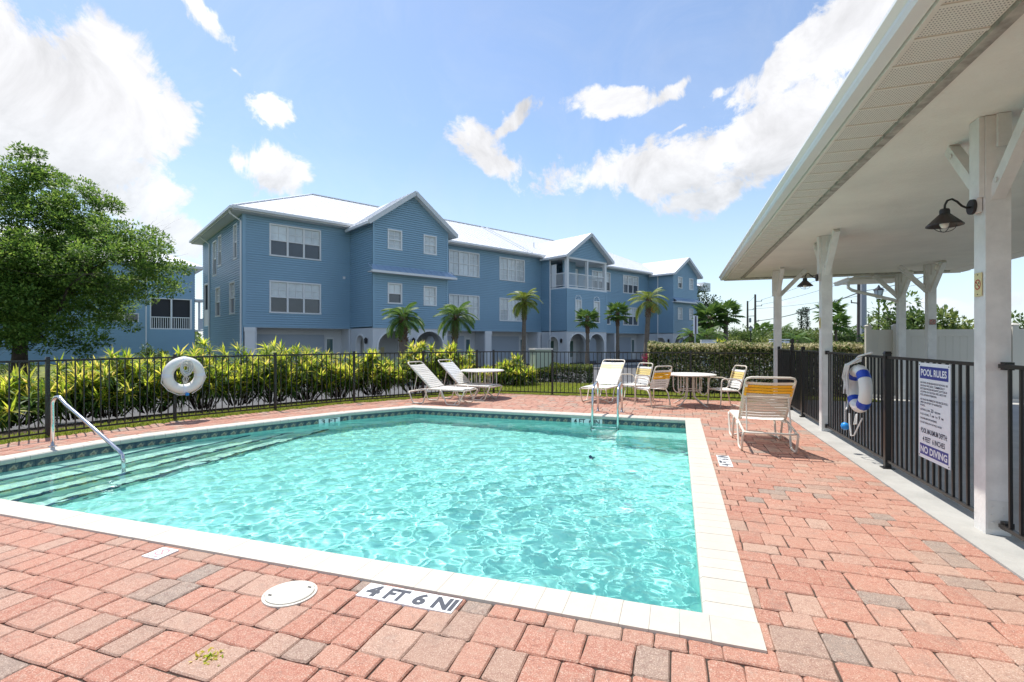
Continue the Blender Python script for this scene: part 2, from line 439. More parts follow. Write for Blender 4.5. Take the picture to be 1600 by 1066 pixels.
LEAF = dict(
    oak=leaf_mat('oak_leaf', [(.045,.11,.02), (.09,.19,.03), (.15,.27,.045), (.25,.36,.07)], .5),
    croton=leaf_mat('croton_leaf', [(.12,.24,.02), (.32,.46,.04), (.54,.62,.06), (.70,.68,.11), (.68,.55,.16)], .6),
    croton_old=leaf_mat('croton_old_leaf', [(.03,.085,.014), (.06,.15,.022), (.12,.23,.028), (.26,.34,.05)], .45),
    palm=leaf_mat('palm_leaflet', [(.045,.11,.025), (.09,.18,.035), (.15,.25,.05)], .4),
    palm_yellow=leaf_mat('palm_leaflet_light', [(.06,.12,.02), (.16,.23,.035), (.28,.30,.05)], .35),
    hedge=leaf_mat('hedge_leaf', [(.035,.08,.016), (.07,.14,.025), (.16,.24,.06), (.50,.49,.24), (.66,.60,.36)], .4),
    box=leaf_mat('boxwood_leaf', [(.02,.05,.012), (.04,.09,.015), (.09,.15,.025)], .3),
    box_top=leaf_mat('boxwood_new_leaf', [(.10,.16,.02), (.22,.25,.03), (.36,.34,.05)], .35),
    grass=leaf_mat('grass_blade', [(.14,.22,.02), (.24,.33,.03), (.34,.40,.045), (.42,.38,.10)], .4),
    far=leaf_mat('far_leaf', [(.05,.10,.025), (.09,.16,.035), (.16,.23,.05)], .3),
    far_light=leaf_mat('far_light_leaf', [(.08,.13,.03), (.16,.22,.05), (.26,.30,.08)], .35),
    far_dark=leaf_mat('far_dark_leaf', [(.02,.04,.018), (.035,.065,.025), (.05,.09,.035)], .25),
)

# ------------------------------------------------------------------ ground, lot, lawn
WEST = [(-5.65, 9.95), (-6.46, 8.83), (-6.92, 7.9), (-7.3, 7.05), (-7.68, 6.2), (-7.9, 5.6), (-8.02, 5.0), (-8.05, 4.4), (-8.05, 3.6), (-8.05, 2.89)]
PX0, PX1, PY0, PY1 = -8.05, .16, 2.89, 9.95
POOL = [(PX1, PY0), (PX1, PY1)] + WEST            # inner edge, anticlockwise from above
FENCE_W = [(-9.55, -3.0), (-9.52, 1.4), (-9.5, 3.24), (-9.4, 5.08), (-9.02, 6.87), (-8.29, 8.58), (-7.5, 10.26), (-6.42, 11.75), (-5.42, 13.05), (-5.05, 13.42)]
FENCE_N = [(-5.05, 13.42), (-3.34, 13.55), (-1.52, 13.66), (.31, 13.7), (2.16, 13.72)]
def offset_line(P, d):
    out = []
    for i in range(len(P)):
        a = Vector(P[max(i-1, 0)]); b = Vector(P[min(i+1, len(P)-1)]); t = (b-a).normalized()
        n = Vector((-t.y, t.x)); out.append((P[i][0]+n.x*d, P[i][1]+n.y*d))
    return out
def in_poly(x, y, P):
    c = False; j = len(P)-1
    for i in range(len(P)):
        if (P[i][1] > y) != (P[j][1] > y) and x < (P[j][0]-P[i][0])*(y-P[i][1])/(P[j][1]-P[i][1]) + P[i][0]: c = not c
        j = i
    return c
def sheet(name, loops, z, mat):
    """flat sheet; first loop is the outline, the others holes"""
    L3 = [[Vector((x, y, 0)) for x, y in lp] for lp in loops]
    tr = tessellate_polygon(L3)
    V = [(p.x, p.y, z) for lp in L3 for p in lp]
    me = bpy.data.meshes.new(name)
    fs = []
    for t in tr:
        a, b, c = (Vector(V[i]) for i in t)
        if (b-a).cross(c-a).z < 0: t = (t[0], t[2], t[1])
        fs.append(tuple(t))
    me.from_pydata(V, [], fs); me.materials.append(mat)
    return structure(put(name, me))
HOLE = [(-8.7, 2.3), (.8, 2.3), (.8, 10.5), (-8.7, 10.5)]
sheet('ground', [[(-1500, -1500), (1500, -1500), (1500, 1500), (-1500, 1500)], HOLE], -.30, MAT['terrain'])
# parking lot: everything beyond the planted strip
strip_out = offset_line(FENCE_W, 2.35)
lot_edge = strip_out[:-1] + [(-6.6, 15.9), (-4.2, 17.6), (-2.4, 17.4), (-.9, 15.9), (-.9, 17.2), (5, 17.2), (40, 17.2)]
sheet('parking_lot', [lot_edge + [(40, 60), (-60, 60), (-60, -3)]], -.2, MAT['asphalt'])
# lawn strip just outside the fence, mulch bed under the shrubs
fence_all = FENCE_W + FENCE_N[1:]
grass_in = offset_line(FENCE_W, -.16); g2 = offset_line(FENCE_W, .62)
def band(name, A, B, za, zb, mat):
    mb = MB()
    for i in range(len(A)-1):
        mb.poly([(*B[i], zb), (*A[i], za), (*A[i+1], za), (*B[i+1], zb)])
    return structure(mb.build(name, mat))
g3 = offset_line(FENCE_W, 1.7); g4 = offset_line(FENCE_W, 2.4)
cut = lambda L: L[:-1]
band('lawn', cut(grass_in), cut(g2), -.012, -.03, MAT['soil'])
band('mulch_bed', cut(g2), cut(g3), -.03, -.06, MAT['mulch'])
band('bed_edge', cut(g3), cut(g4), -.06, -.21, MAT['mulch'])
north = [(grass_in[-2][0], grass_in[-2][1]), (-5.0, 13.27), (-3.34, 13.39), (-1.52, 13.5), (.31, 13.54), (2.2, 13.56), (2.2, 14.3), (4.78, 14.3), (4.78, 15.25), (-.9, 15.25), (-.9, 15.9), (-2.4, 17.4), (-4.2, 17.6), (-6.6, 15.9), (g4[-2][0], g4[-2][1]), (g2[-2][0], g2[-2][1])]
sheet('lawn_north', [north], -.035, MAT['soil'])
sheet('hedge_bed', [[(-.9, 15.25), (4.78, 15.25), (4.78, 17.3), (-.9, 17.3)]], -.04, MAT['mulch'])
sheet('shrub_bed', [[(-6.35, 15.6), (-5.2, 15.7), (-3.6, 16.4), (-2.7, 17.2), (-4.2, 17.45), (-6.5, 15.9)]], -.028, MAT['mulch'])
# patio slab of the pavilion
mb = MB(); mb.box(2.06, 9.6, -5, 14.3, -.25, .008); mb.box(4.8, 9.6, 14.3, 15.28, -.25, .008)
structure(mb.build('patio_slab', MAT['concrete']))
mb = MB()
for y in (-3.2, -.8, 1.6, 4.0, 6.4, 8.8, 11.2): mb.box(2.5, 9.6, y, y+.012, .008, .0095)
for x in (5.0, 7.4): mb.box(x, x+.012, -5, 14.3, .008, .0092)
structure(mb.build('patio_joint', MAT['grout']))
mb = MB(); mb.box(4.8, 14, 15.28, 15.36, -.2, .09)
structure(mb.build('patio_kerb', MAT['concrete_kerb']))
sheet('vinyl_fence_bed', [[(4.8, 15.36), (14, 15.36), (14, 16.2), (4.8, 16.2)]], .03, MAT['mulch'])

# ------------------------------------------------------------------ the pool
pool = structure(bpy.data.objects.new('swimming_pool', None)); COL.objects.link(pool); pool.location = (-3.9, 6.4, 0); OFF[pool] = Vector(pool.location)
WZ = -.14
def floor_z(x): return -1.05 + (-1.52+1.05)*min(max((x+5.4)/5.4, 0), 1)
def receiver(o): o.cycles.is_caustics_receiver = True; return o
n = len(POOL)
mb = MB()
for i in range(n):
    a, b = POOL[i], POOL[(i+1) % n]
    mb.poly([(*a, -.215), (*b, -.215), (*b, floor_z(b[0])), (*a, floor_z(a[0]))])
receiver(mb.build('pool_wall', MAT['plaster'], pool))
mb = MB()
fl = [(PX1, PY0), (PX1, PY1)] + WEST[:3]
xs = [-8.05, -5.4, .16]
mb.poly([(-5.4, PY0, -1.05), (PX1, PY0, -1.52), (PX1, PY1, -1.52), (-5.4, PY1, -1.05)])
mb.poly([(-8.3, PY0, -1.05), (-5.4, PY0, -1.05), (-5.4, PY1, -1.05), (-8.3, PY1, -1.05)])
receiver(mb.build('pool_floor', MAT['plaster'], pool))
def west_x_at(y):
    for i in range(len(WEST)-1):
        (xa, ya), (xb, yb) = WEST[i], WEST[i+1]
        if yb <= y <= ya: return xa + (xb-xa)*(ya-y)/max(ya-yb, 1e-6)
    return WEST[-1][0]
def west_y_at(x):
    for i in range(len(WEST)-1):
        (xa, ya), (xb, yb) = WEST[i], WEST[i+1]
        if xb <= x <= xa: return ya + (yb-ya)*(xa-x)/max(xa-xb, 1e-6)
    return 4.4
sx = [-7.68, -7.32, -7.0, -6.70]; sd_ = [.12, .34, .56, .78]
mb = MB(); nb = MB()
prev = None
for k, (x, d) in enumerate(zip(sx, sd_)):
    z = WZ - d
    ye = west_y_at(x)
    # tread: from the west wall (or the previous nosing) to x
    if prev is None:
        pts = [(x, PY0, z), (x, ye, z)] + [(p[0], p[1], z) for p in WEST if p[1] < ye] 
    else:
        ip = [(p[0], p[1], z) for p in WEST if prev[1] < p[1] < ye]
        pts = [(prev[0], PY0, z), (x, PY0, z), (x, ye, z)] + [q for q in ip if q[1] < ye and q[1] > west_y_at(prev[0])] + [(prev[0], west_y_at(prev[0]), z)]
    mb.poly(pts)
    zn = WZ - (sd_[k+1] if k < 3 else .93)
    mb.poly([(x, PY0, z), (x, PY0, zn), (x, ye, zn), (x, ye, z)])
    nb.box(x-.05, x+.004, PY0+.01, ye-.02, z-.052, z+.003)
    prev = (x, west_y_at(x))
receiver(mb.build('pool_step', MAT['step_plaster'], pool))
receiver(nb.build('step_nosing', MAT['nosing'], pool))
# underwater bench in the far right corner, ladder treads, floor drain
mb = MB(); mb.lathe([(.16, -1.475), (.15, -1.455), (.05, -1.45)], (-.68, 6.37, 0), 24)
receiver(mb.build('floor_drain', MAT['wall_white'], pool))
mb = MB(); mb.box(-1.1, PX1-.004, 9.25, 9.946, -1.5, -.60)
receiver(mb.build('corner_bench', MAT['plaster'], pool))

# edge walk: pieces laid along the inner boundary
def walk(P, step, closed=False):
    """points and directions every step metres"""
    out = []; carry = 0
    for i in range(len(P)-1):
        a, b = Vector(P[i]), Vector(P[i+1]); L = (b-a).length; d = (b-a)/L
        t = carry
        while t < L - 1e-6:
            out.append((a + d*t, d)); t += step
        carry = t - L
    return out
def coping_mesh(w, wi=None):
    """one coping stone: local x along the edge, y outwards from the water, rounded nose"""
    mb = MB(); wo = w
    prof = [(-.02, -.055), (-.032, -.03), (-.028, .0), (-.012, .014), (.24, .014), (.245, -.055)]
    wi = wi or w
    L = [(-wi/2 + (wi-wo)/2*0 if False else (-(wi + (wo-wi)*max(y, 0)/.245)/2), y, z) for y, z in prof]
    Rr = [(-p[0], p[1], p[2]) for p in L]
    m = len(prof); mb.v = L + Rr
    for i in range(m): j = (i+1) % m; mb.f.append((i, j, m+j, m+i))
    mb.f += [tuple(range(m))[::-1], tuple(range(m, 2*m))]
    return mb.mesh('coping_stone', MAT['coping'])
S = .152
stone_straight = coping_mesh(S-.0016)
count = 0
def lay(P, me, name, step, z=0, skip0=False):
    for p, d in walk(P, step):
        q = p + d*step/2
        inst(name, me, pool, (q.x, q.y, z + random.uniform(-.0008, .0008)), (0, 0, math.atan2(d.y, d.x)))
# anticlockwise boundary => water is on the left, outward is on the right: mesh y is outward, so run clockwise
south = [(-8.0, PY0), (PX1+.245, PY0)]
def lay_run(P, me, name, step):
    pts = walk(P, step)
    for p, d in pts:
        q = p + d*step/2
        # outward on the right of the direction: local +y = -normal -> rotate by 180
        inst(name, me, pool, (q.x, q.y, random.uniform(-.0008, .0008)), (0, 0, math.atan2(d.y, d.x)+math.pi))
L_s = S*round((PX1+8.0)/S); lay_run([(PX1-L_s, PY0), (PX1, PY0)], stone_straight, 'coping_stone', S)
L_e = PY1-PY0+.0; k = round(L_e/S); lay_run([(PX1, PY0), (PX1, PY1)], stone_straight, 'coping_stone', L_e/k+1e-7)
lay_run([(PX1, PY1), (WEST[0][0], PY1)], stone_straight, 'coping_stone', (PX1-WEST[0][0])/38+1e-7)
stone_curve = coping_mesh(S+.02, S-.004)
lay_run(WEST, stone_curve, 'coping_stone', S)
# corner stones
mb = MB(); mb.box(PX1+.001, PX1+.245, PY0-.245, PY0-.001, -.055, .0142); mb.build('coping_stone', MAT['coping'], pool)
mb = MB(); mb.box(PX1+.001, PX1+.245, PY1+.001, PY1+.245, -.055, .0142); mb.build('coping_stone', MAT['coping'], pool)
mb = MB()
w0 = Vector(WEST[0]); dA = (Vector(WEST[1])-w0).normalized(); nA = Vector((dA.y, -dA.x))*-1
nA = Vector((-.81, .586))
a_ = w0 + nA*.245
mb.hexa([(w0.x, w0.y, -.055), (w0.x, w0.y+.245, -.055), (w0.x-.17, w0.y+.245, -.055), (a_.x, a_.y, -.055)] + [(w0.x, w0.y, .0135), (w0.x, w0.y+.245, .0135), (w0.x-.17, w0.y+.245, .0135), (a_.x, a_.y, .0135)])
mb.build('coping_stone', MAT['coping'], pool)

# decorative waterline tiles
def tile_mat():
    m = M('waterline_tile', (.035,.06,.085), .12, spec=.6)
    nt = m.node_tree; N, Lk = nt.nodes, nt.links; b = N['Principled BSDF']
    tc = [q for q in N if q.type == 'TEX_COORD'][0]
    mp = N.new('ShaderNodeVectorMath'); mp.operation = 'MULTIPLY'; mp.inputs[1].default_value = (11, 1, 11); Lk.new(tc.outputs['Object'], mp.inputs[0])
    ln = N.new('ShaderNodeVectorMath'); ln.operation = 'LENGTH'; Lk.new(mp.outputs[0], ln.inputs[0])
    nz = N.new('ShaderNodeTexNoise'); nz.inputs['Scale'].default_value = 34; nz.inputs['Detail'].default_value = 4; Lk.new(tc.outputs['Object'], nz.inputs['Vector'])
    oi = N.new('ShaderNodeObjectInfo')
    ad = N.new('ShaderNodeMath'); ad.operation = 'MULTIPLY_ADD'; Lk.new(nz.outputs['Fac'], ad.inputs[0]); ad.inputs[1].default_value = 1.3; Lk.new(ln.outputs['Value'], ad.inputs[2])
    cr = N.new('ShaderNodeValToRGB'); e = cr.color_ramp.elements
    while len(e) < 5: e.new(.5)
    for i, (p, c) in enumerate([(.0, (.34,.25,.16)), (.42, (.12,.085,.06)), (.60, (.36,.30,.21)), (.74, (.06,.085,.095)), (1, (.025,.05,.08))]): e[i].position = p; e[i].color = (*c, 1)
    sc2 = N.new('ShaderNodeMath'); sc2.operation = 'MULTIPLY'; sc2.inputs[1].default_value = .62; Lk.new(ad.outputs[0], sc2.inputs[0])
    Lk.new(sc2.outputs[0], cr.inputs[0]); Lk.new(cr.outputs[0], b.inputs['Base Color'])
    return m
TM = tile_mat()
mb = MB(); mb.box(-.0735, .0735, -.006, .012, -.075, .075); tile_me = mb.mesh('waterline_tile', TM)
def lay_tiles(P):
    for p, d in walk(P, .1505):
        q = p + d*.07525; nrm = Vector((d.y, -d.x))
        q = q - nrm*.004
        receiver(inst('waterline_tile', tile_me, pool, (q.x, q.y, -.134), (0, 0, math.atan2(d.y, d.x)+math.pi)))
lay_tiles([(PX1, PY1), (WEST[0][0], PY1)]); lay_tiles(WEST); lay_tiles([(PX1, PY0), (PX1, PY1)]); lay_tiles([(-7.95, PY0), (PX1, PY0)])
mb = MB()
for i in range(n):
    a, b = POOL[i], POOL[(i+1) % n]
    mb.poly([(*a, -.05), (*b, -.05), (*b, -.215), (*a, -.215)])
receiver(mb.build('tile_grout', MAT['grout'], pool))
# depth markings set into the waterline band
def wall_mark(p, d, s, w):
    p = Vector(p); d = Vector(d).normalized(); nrm = Vector((-d.y, d.x)) if False else Vector((d.y, -d.x))
    mb = MB(); P3 = lambda t, z, o: (p.x+d.x*t+nrm.x*o, p.y+d.y*t+nrm.y*o, z)
    mb.hexa([P3(0, -.209, .0), P3(w, -.209, .0), P3(w, -.209, .018), P3(0, -.209, .018), P3(0, -.06, .0), P3(w, -.06, .0), P3(w, -.06, .018), P3(0, -.06, .018)])
    t = receiver(mb.build('depth_tile', MAT['tile_white'], pool))
    mb = MB(); add_text(mb, s, P3(.05, -.165, .0195), (d.x, d.y, 0), (0, 0, 1), .095, w-.1, .02)
    receiver(mb.build('depth_lettering', MAT['tile_black'], t))
wall_mark((-2.05, PY1-.004), (1, 0), '4 FT  6 IN', .62)
dd = (Vector(WEST[0])-Vector(WEST[1])).normalized(); dm_ = (Vector(WEST[1])-Vector(WEST[2])).normalized()
wall_mark(tuple(Vector(WEST[2])+dm_*.28+Vector((dm_.y, -dm_.x))*.006), dm_, '3 FT', .44)

# the water: real waves that refract the sun
def build_water():
    x0, x1, y0, y1 = -8.28, PX1+.0, PY0, PY1
    nx, ny = 470, 400
    X, Y = np.meshgrid(np.linspace(x0, x1, nx), np.linspace(y0, y1, ny))
    h = np.zeros_like(X); r = np.random.default_rng(11)
    for i in range(64):
        lam = .085*1.031**i; k = 2*math.pi/lam
        th = r.normal(.6, 1.0) if i % 3 else r.uniform(0, 6.28)
        a = .00074*(lam/.3)**1.15
        ph = r.uniform(0, 6.28)
        h += a*np.sin(k*(X*math.cos(th)+Y*math.sin(th))+ph + .6*np.sin(1.1*X+.7*Y+i))
    # calmer over the steps, livelier in the middle
    g = .42 + .55*np.exp(-(((X+2.4)/2.2)**2+((Y-5.9)/2.4)**2)) + .55*np.exp(-(((X+.6)/1.5)**2+((Y-4.2)/2.2)**2)) + .3*np.exp(-(((X+4.6)/1.2)**2+((Y-4.0)/1.3)**2))
    g *= 1-.35*np.clip((Y-7.6)/2.2, 0, 1)
    h *= g
    V = np.stack([X, Y, h+WZ], -1).reshape(-1, 3); idx = np.arange(nx*ny).reshape(ny, nx)
    Fq = np.stack([idx[:-1, :-1], idx[:-1, 1:], idx[1:, 1:], idx[1:, :-1]], -1).reshape(-1, 4)
    m = bpy.data.materials.new('pool_water'); m.use_nodes = True; nt = m.node_tree; nt.nodes.clear()
    out = nt.nodes.new('ShaderNodeOutputMaterial'); gl = nt.nodes.new('ShaderNodeBsdfGlass')
    gl.inputs['IOR'].default_value = 1.33; gl.inputs['Roughness'].default_value = 0; gl.inputs['Color'].default_value = (.775, .965, .955, 1)
    nt.links.new(gl.outputs[0], out.inputs[0])
    me = np_mesh('water', V, Fq, m); me.polygons.foreach_set('use_smooth', [True]*len(me.polygons))
    o = structure(put('water', me)); o.cycles.is_caustics_caster = True
build_water()

# ------------------------------------------------------------------ brick deck
deck_out = [(2.06, -2.2), (2.06, 13.6)] + [p for p in reversed(offset_line(FENCE_N, -.1))][1:] + [p for p in reversed(offset_line(FENCE_W, -.1))][1:]
deck_out[-1] = (deck_out[-1][0], -2.2)
cop_out = [(PX1+.2, PY0-.2), (PX1+.2, PY1+.2), (WEST[0][0]-.1, PY1+.2)] + offset_line(WEST, -.2)[1:-1] + [(-8.25, PY0-.2)]
sand = sheet('sand_bed', [deck_out, cop_out], -.013, MAT['sand'])
deck = structure(bpy.data.objects.new('brick_deck', None)); COL.objects.link(deck)
core = [(PX1+.13, PY0-.13), (PX1+.13, PY1+.13), (WEST[0][0]-.08, PY1+.13)] + offset_line(WEST, -.13)[1:-1] + [(-8.2, PY0-.13)]
MOD = .0805
def paver_mesh(nx_, ny_, seed, mat):
    r = random.Random(seed); w, l = nx_*MOD-.0035, ny_*MOD-.0035
    c = .009
    def loop(ins, z, jit):
        a, b = w/2-ins, l/2-ins; k = c
        P = [(-a+k, -b), (0, -b), (a-k, -b), (a, -b+k), (a, 0), (a, b-k), (a-k, b), (0, b), (-a+k, b), (-a, b-k), (-a, 0), (-a, -b+k)]
        return [(x+r.uniform(-jit, jit), y+r.uniform(-jit, jit), z+r.uniform(-.0008, .0008)) for x, y in P]
    r2 = r.getstate()
    top = loop(.008, 0, .0048); r.setstate(r2); rim = loop(.0008, -.007, .0048); bot = [(x, y, -.05) for x, y, z in rim]
    mb = MB(); mb.v = top+rim+bot; m = 12
    mb.f.append(tuple(range(m)))
    for i in range(m):
        j = (i+1) % m; mb.f.append((m+i, m+j, j, i)); mb.f.append((2*m+i, 2*m+j, m+j, m+i))
    return mb.mesh('paver', mat)
variants = {}
pat = []
yy = 13.72; rr = random.Random(21)
while yy > -2.2:
    hrow = rr.choices([2, 3], [.68, .32])[0]
    y_c = yy - hrow*MOD/2
    x = 2.06
    while x > -9.6:
        wd = rr.choices([2, 3], [.42, .58])[0] if hrow == 2 else rr.choices([2, 3], [.8, .2])[0]
        xc = x - wd*MOD/2
        if in_poly(xc, y_c, deck_out) and not in_poly(xc, y_c, core) and xc + wd*MOD/2 < 2.075:
            pat.append((xc, y_c, wd, hrow))
        x -= wd*MOD
    yy -= hrow*MOD
def proj(x, y, z=0):
    xc = x*cT + y*sT; Z = -x*sT + y*cT
    return (800+F*xc/Z, 533-F*(z-H)/Z, Z) if Z > .3 else (9e9, 9e9, Z)
def seen_area(p):
    px, py, Z = proj(p[0], p[1])
    if not (-60 < px < 1660 and py < 1120): return 0
    return p[2]*p[3]*MOD*MOD*F*F*H/Z**3
pat.sort(key=seen_area, reverse=True)
lid_c = (-2.18, 2.37)
keep = []
for x, y, a, b in pat:
    keep.append((x, y, a, b))
many_V, many_F = [], []
def vmesh(a, b, k):
    key = (a, b, k)
    if key not in variants: variants[key] = paver_mesh(a, b, hash(key) % 9973, MAT['paver'])
    return variants[key]
nv = 0
for i, (x, y, a, b) in enumerate(keep):
    me = vmesh(a, b, rr.randrange(9)); flip = rr.choice([0, math.pi]); dz = rr.uniform(-.003, .002); x += rr.gauss(0, .0012); y += rr.gauss(0, .0012)
    tx, ty, rz = rr.gauss(0, .008), rr.gauss(0, .008), rr.gauss(0, .011)
    if i < 300:
        inst('paver', me, deck, (x, y, dz), (tx, ty, rz+flip))
    else:
        Mx = Matrix.Translation((x, y, dz)) @ Matrix.Rotation(rz+flip, 4, 'Z') @ Matrix.Rotation(tx, 4, 'X') @ Matrix.Rotation(ty, 4, 'Y')
        for v in me.vertices: many_V.append(tuple(Mx @ v.co))
        for p in me.polygons: many_F.append(tuple(nv+q for q in p.vertices))
        nv += len(me.vertices)
me = bpy.data.meshes.new('paver'); me.from_pydata(many_V, [], many_F); me.materials.append(MAT['paver_many'])
stuff(put('paver', me, deck))

# depth markers and warning tile set in the deck
def deck_marker(org, right, up, words, label, size=.155):
    org, right, up = Vector(org), Vector(right), Vector(up)
    t = thing('depth_marker', label, 'depth marker', org, 'depth markers set in the brick deck')
    for i, s in enumerate(words):
        a = org + right*(i*size)
        mb = MB(); q = [a+right*.0015, a+right*(size-.0015), a+right*(size-.0015)+up*size, a+right*.0015+up*size]
        mb.hexa([p+Vector((0, 0, -.03)) for p in q] + [p+Vector((0, 0, .0062)) for p in q])
        tl = mb.build('tile', MAT['tile_white'], t)
        V, _ = text_geo(s, None, .124, .045); wd = min(V[:, 0].max(), size-.022)
        mb = MB(); add_text(mb, s, a+right*(size/2)+up*.016+Vector((0, 0, .0072)), right, up, .124, wd, .045, True)
        mb.build('lettering', MAT['grey_ink'], tl)
deck_marker((-1.80, 2.475, 0), (1, 0, 0), (0, 1, 0), ['4', 'FT', '6', 'NI'], 'white 4 FT 6 NI tiles set in the bricks beside the near pool edge')
deck_marker((.625, 6.42, 0), (0, 1, 0), (-1, 0, 0), ['4', 'FT', '6', 'IN'], 'white depth marker tiles in the bricks beside the pool edge near the lounger', .15)
t = thing('warning_tile', 'square white no diving tile with faded red circle beside the pool edge', 'warning tile', (-3.46, 2.53, 0))
mb = MB(); mb.box(-3.54, -3.385, 2.455, 2.61, -.03, .006); tl = mb.build('tile', MAT['tile_white'], t)
def ring_flat(mb, c, r0, r1, ax, ay, n=28):
    c, ax, ay = Vector(c), Vector(ax), Vector(ay)
    for k in range(n):
        a, b = 2*math.pi*k/n, 2*math.pi*(k+1)/n
        mb.poly([c+(ax*math.cos(t_)+ay*math.sin(t_))*r_ for t_, r_ in ((a, r0), (a, r1), (b, r1), (b, r0))])
mb = MB(); cc_ = Vector((-3.4625, 2.545, .007)); ring_flat(mb, cc_, .035, .047, (1, 0, 0), (0, 1, 0))
mb.bar(cc_+Vector((-.028, .028, 0)), cc_+Vector((.028, -.028, 0)), .011, .0008)
mb.build('ban_symbol', MAT['pink_ink'], tl)
mb = MB(); add_text(mb, 'NO DIVING', (-3.4625, 2.468, .007), (1, 0, 0), (0, 1, 0), .018, .11, .02, True); mb.build('lettering', MAT['pink_ink'], tl)
# skimmer lid
t = thing('skimmer_lid', 'round cream skimmer lid in the bricks beside the near pool edge', 'lid', (*lid_c, 0))
mb = MB(); mb.lathe([(.152, -.02), (.152, .008), (.140, .010), (.139, .004)], (*lid_c, 0), 40); mb.build('rim', MAT['skimmer'], t)
mb = MB(); mb.lathe([(.135, .0), (.135, .014), (.128, .018), (.03, .0195)], (*lid_c, 0), 40); mb.build('cover', MAT['skimmer'], t)
for dx, dy in ((.085, .075), (-.085, -.075)):
    mb = MB(); mb.box(lid_c[0]+dx*.9-.012, lid_c[0]+dx*.9+.012, lid_c[1]+dy-.006, lid_c[1]+dy+.006, .018, .0202); mb.build('finger_hole', MAT['dark_hole'], t)

# ------------------------------------------------------------------ fences
picket_meshes = {}
def picket_mesh(h, w=.016):
    k = (round(h, 3), w)
    if k not in picket_meshes:
        mb = MB(); mb.box(-w/2, w/2, -w/2, w/2, 0, h); picket_meshes[k] = mb.mesh('picket', MAT['black'])
    return picket_meshes[k]
def fence_post(t, x, y, z0, h, w=.05, rot=0):
    mb = MB(); mb.box(-w/2, w/2, -w/2, w/2, 0, h-.03)
    mb.hexa([(-w*.6, -w*.6, h-.03), (w*.6, -w*.6, h-.03), (w*.6, w*.6, h-.03), (-w*.6, w*.6, h-.03), (-w*.42, -w*.42, h), (w*.42, -w*.42, h), (w*.42, w*.42, h), (-w*.42, w*.42, h)])
    mb.box(-w*.95, w*.95, -w*.95, w*.95, 0, .012)
    return inst('post', mb.mesh('post', MAT['black']), t, (x, y, z0), (0, 0, rot))
def fence_run(t, P, z0, top, bot=.07, sp=.1144, end_posts=True, rail=.028, pw=.016, posts=True):
    for i in range(len(P)-1):
        a, b = Vector(P[i]), Vector(P[i+1]); L = (b-a).length; d = (b-a)/L; ang = math.atan2(d.y, d.x)
        mb = MB(); mb.bar((a.x, a.y, z0+top-.014), (b.x, b.y, z0+top-.014), rail, .030); mb.build('rail', MAT['black'], t)
        mb = MB(); mb.bar((a.x, a.y, z0+bot), (b.x, b.y, z0+bot), rail*.9, .028); mb.build('rail', MAT['black'], t)
        k = max(1, round(L/sp)); me = picket_mesh(top-.03-bot, pw)
        for j in range(1, k):
            q = a + d*(L*j/k); inst('picket', me, t, (q.x, q.y, z0+bot), (random.gauss(0, .003), random.gauss(0, .003), ang))
        if posts and (i > 0 or end_posts): fence_post(t, a.x, a.y, z0, top+.045, rot=ang)
    return d
t = thing('pool_fence', 'black metal picket fence curving past the yellow green shrubs beside the pool steps', 'fence', (-8.6, 7.5, 0))
fence_run(t, FENCE_W, -.01, 1.215)
t = thing('pool_fence', 'straight black picket fence behind the tables with lawn and hedge beyond it', 'fence', (-1.5, 13.6, 0))
fence_run(t, FENCE_N, -.01, 1.215)
FX = 2.33
def bracket(t, x, y, z):
    mb = MB(); mb.box(x-.028, x+.028, y-.03, y+.03, z-.03, z+.03); mb.build('bracket', MAT['black'], t)
def side_panel(y0, y1, label, gap=True):
    t = thing('fence_panel', label, 'fence', (FX, (y0+y1)/2, .008), 'black fence panels between the white pavilion posts')
    fence_run(t, [(FX, y0), (FX, y1)], .008, 1.315, .09, .118, posts=False, rail=.034, pw=.019)
    return t
t = side_panel(4.97, 6.88, 'black picket fence panel carrying the pool rules sign'); bracket(t, FX, 5.0, 1.31); bracket(t, FX, 5.0, .1)
t = side_panel(6.96, 9.42, 'black picket fence panel with the blue banded lifebuoy hung on it'); fence_post(t, FX, 6.92, .008, 1.37, .062); bracket(t, FX, 9.40, 1.31); bracket(t, FX, 9.40, .1)
t = side_panel(9.6, 11.0, 'black picket panel behind the yellow banded lounger, next to the gate'); fence_post(t, FX, 11.05, .008, 1.38, .062)
t = side_panel(2.6, 4.76, 'black picket fence panel nearest the camera, bolted to the large white post'); bracket(t, FX+.03, 4.74, 1.31); bracket(t, FX+.03, 4.74, .1); fence_post(t, FX, 2.55, .008, 1.37, .062)
t = side_panel(-1.0, 2.5, 'black picket fence panel beside the camera, past the nearest white post')
# the gate at the far corner, with its tall latch
t = thing('pool_gate', 'black picket pool gate with tall magnetic latch at the far corner post', 'gate', (FX, 12.3, .008))
fence_run(t, [(FX, 11.12), (FX, 13.5)], .008, 1.30, .09, .105, posts=False, rail=.034, pw=.019)
for y in (11.1, 12.1, 13.52): fence_post(t, FX, y, .008, 1.36, .05)
mb = MB(); mb.box(FX-.03, FX+.03, 12.0, 12.06, 1.2, 1.42); mb.lathe([(.02, 1.42), (.02, 1.45), (.042, 1.47), (.042, 1.52), (.02, 1.545)], (FX, 12.03, 0), 12)
mb.build('latch', MAT['lamp_black'], t)

# ------------------------------------------------------------------ pavilion
CX0, CX1, CY0, CY1, CZ = 1.26, 6.75, -6, 15.45, 3.24
pav = thing('pool_pavilion', 'white open pavilion roof on square posts along the right of the pool', 'pavilion', (4.0, 5, 0))
mb = MB(); mb.box(CX0+.40, CX1-.40, CY0, CY1-.42, CZ+.004, CZ+.03); mb.build('ceiling', MAT['stucco_ceiling'], pav)
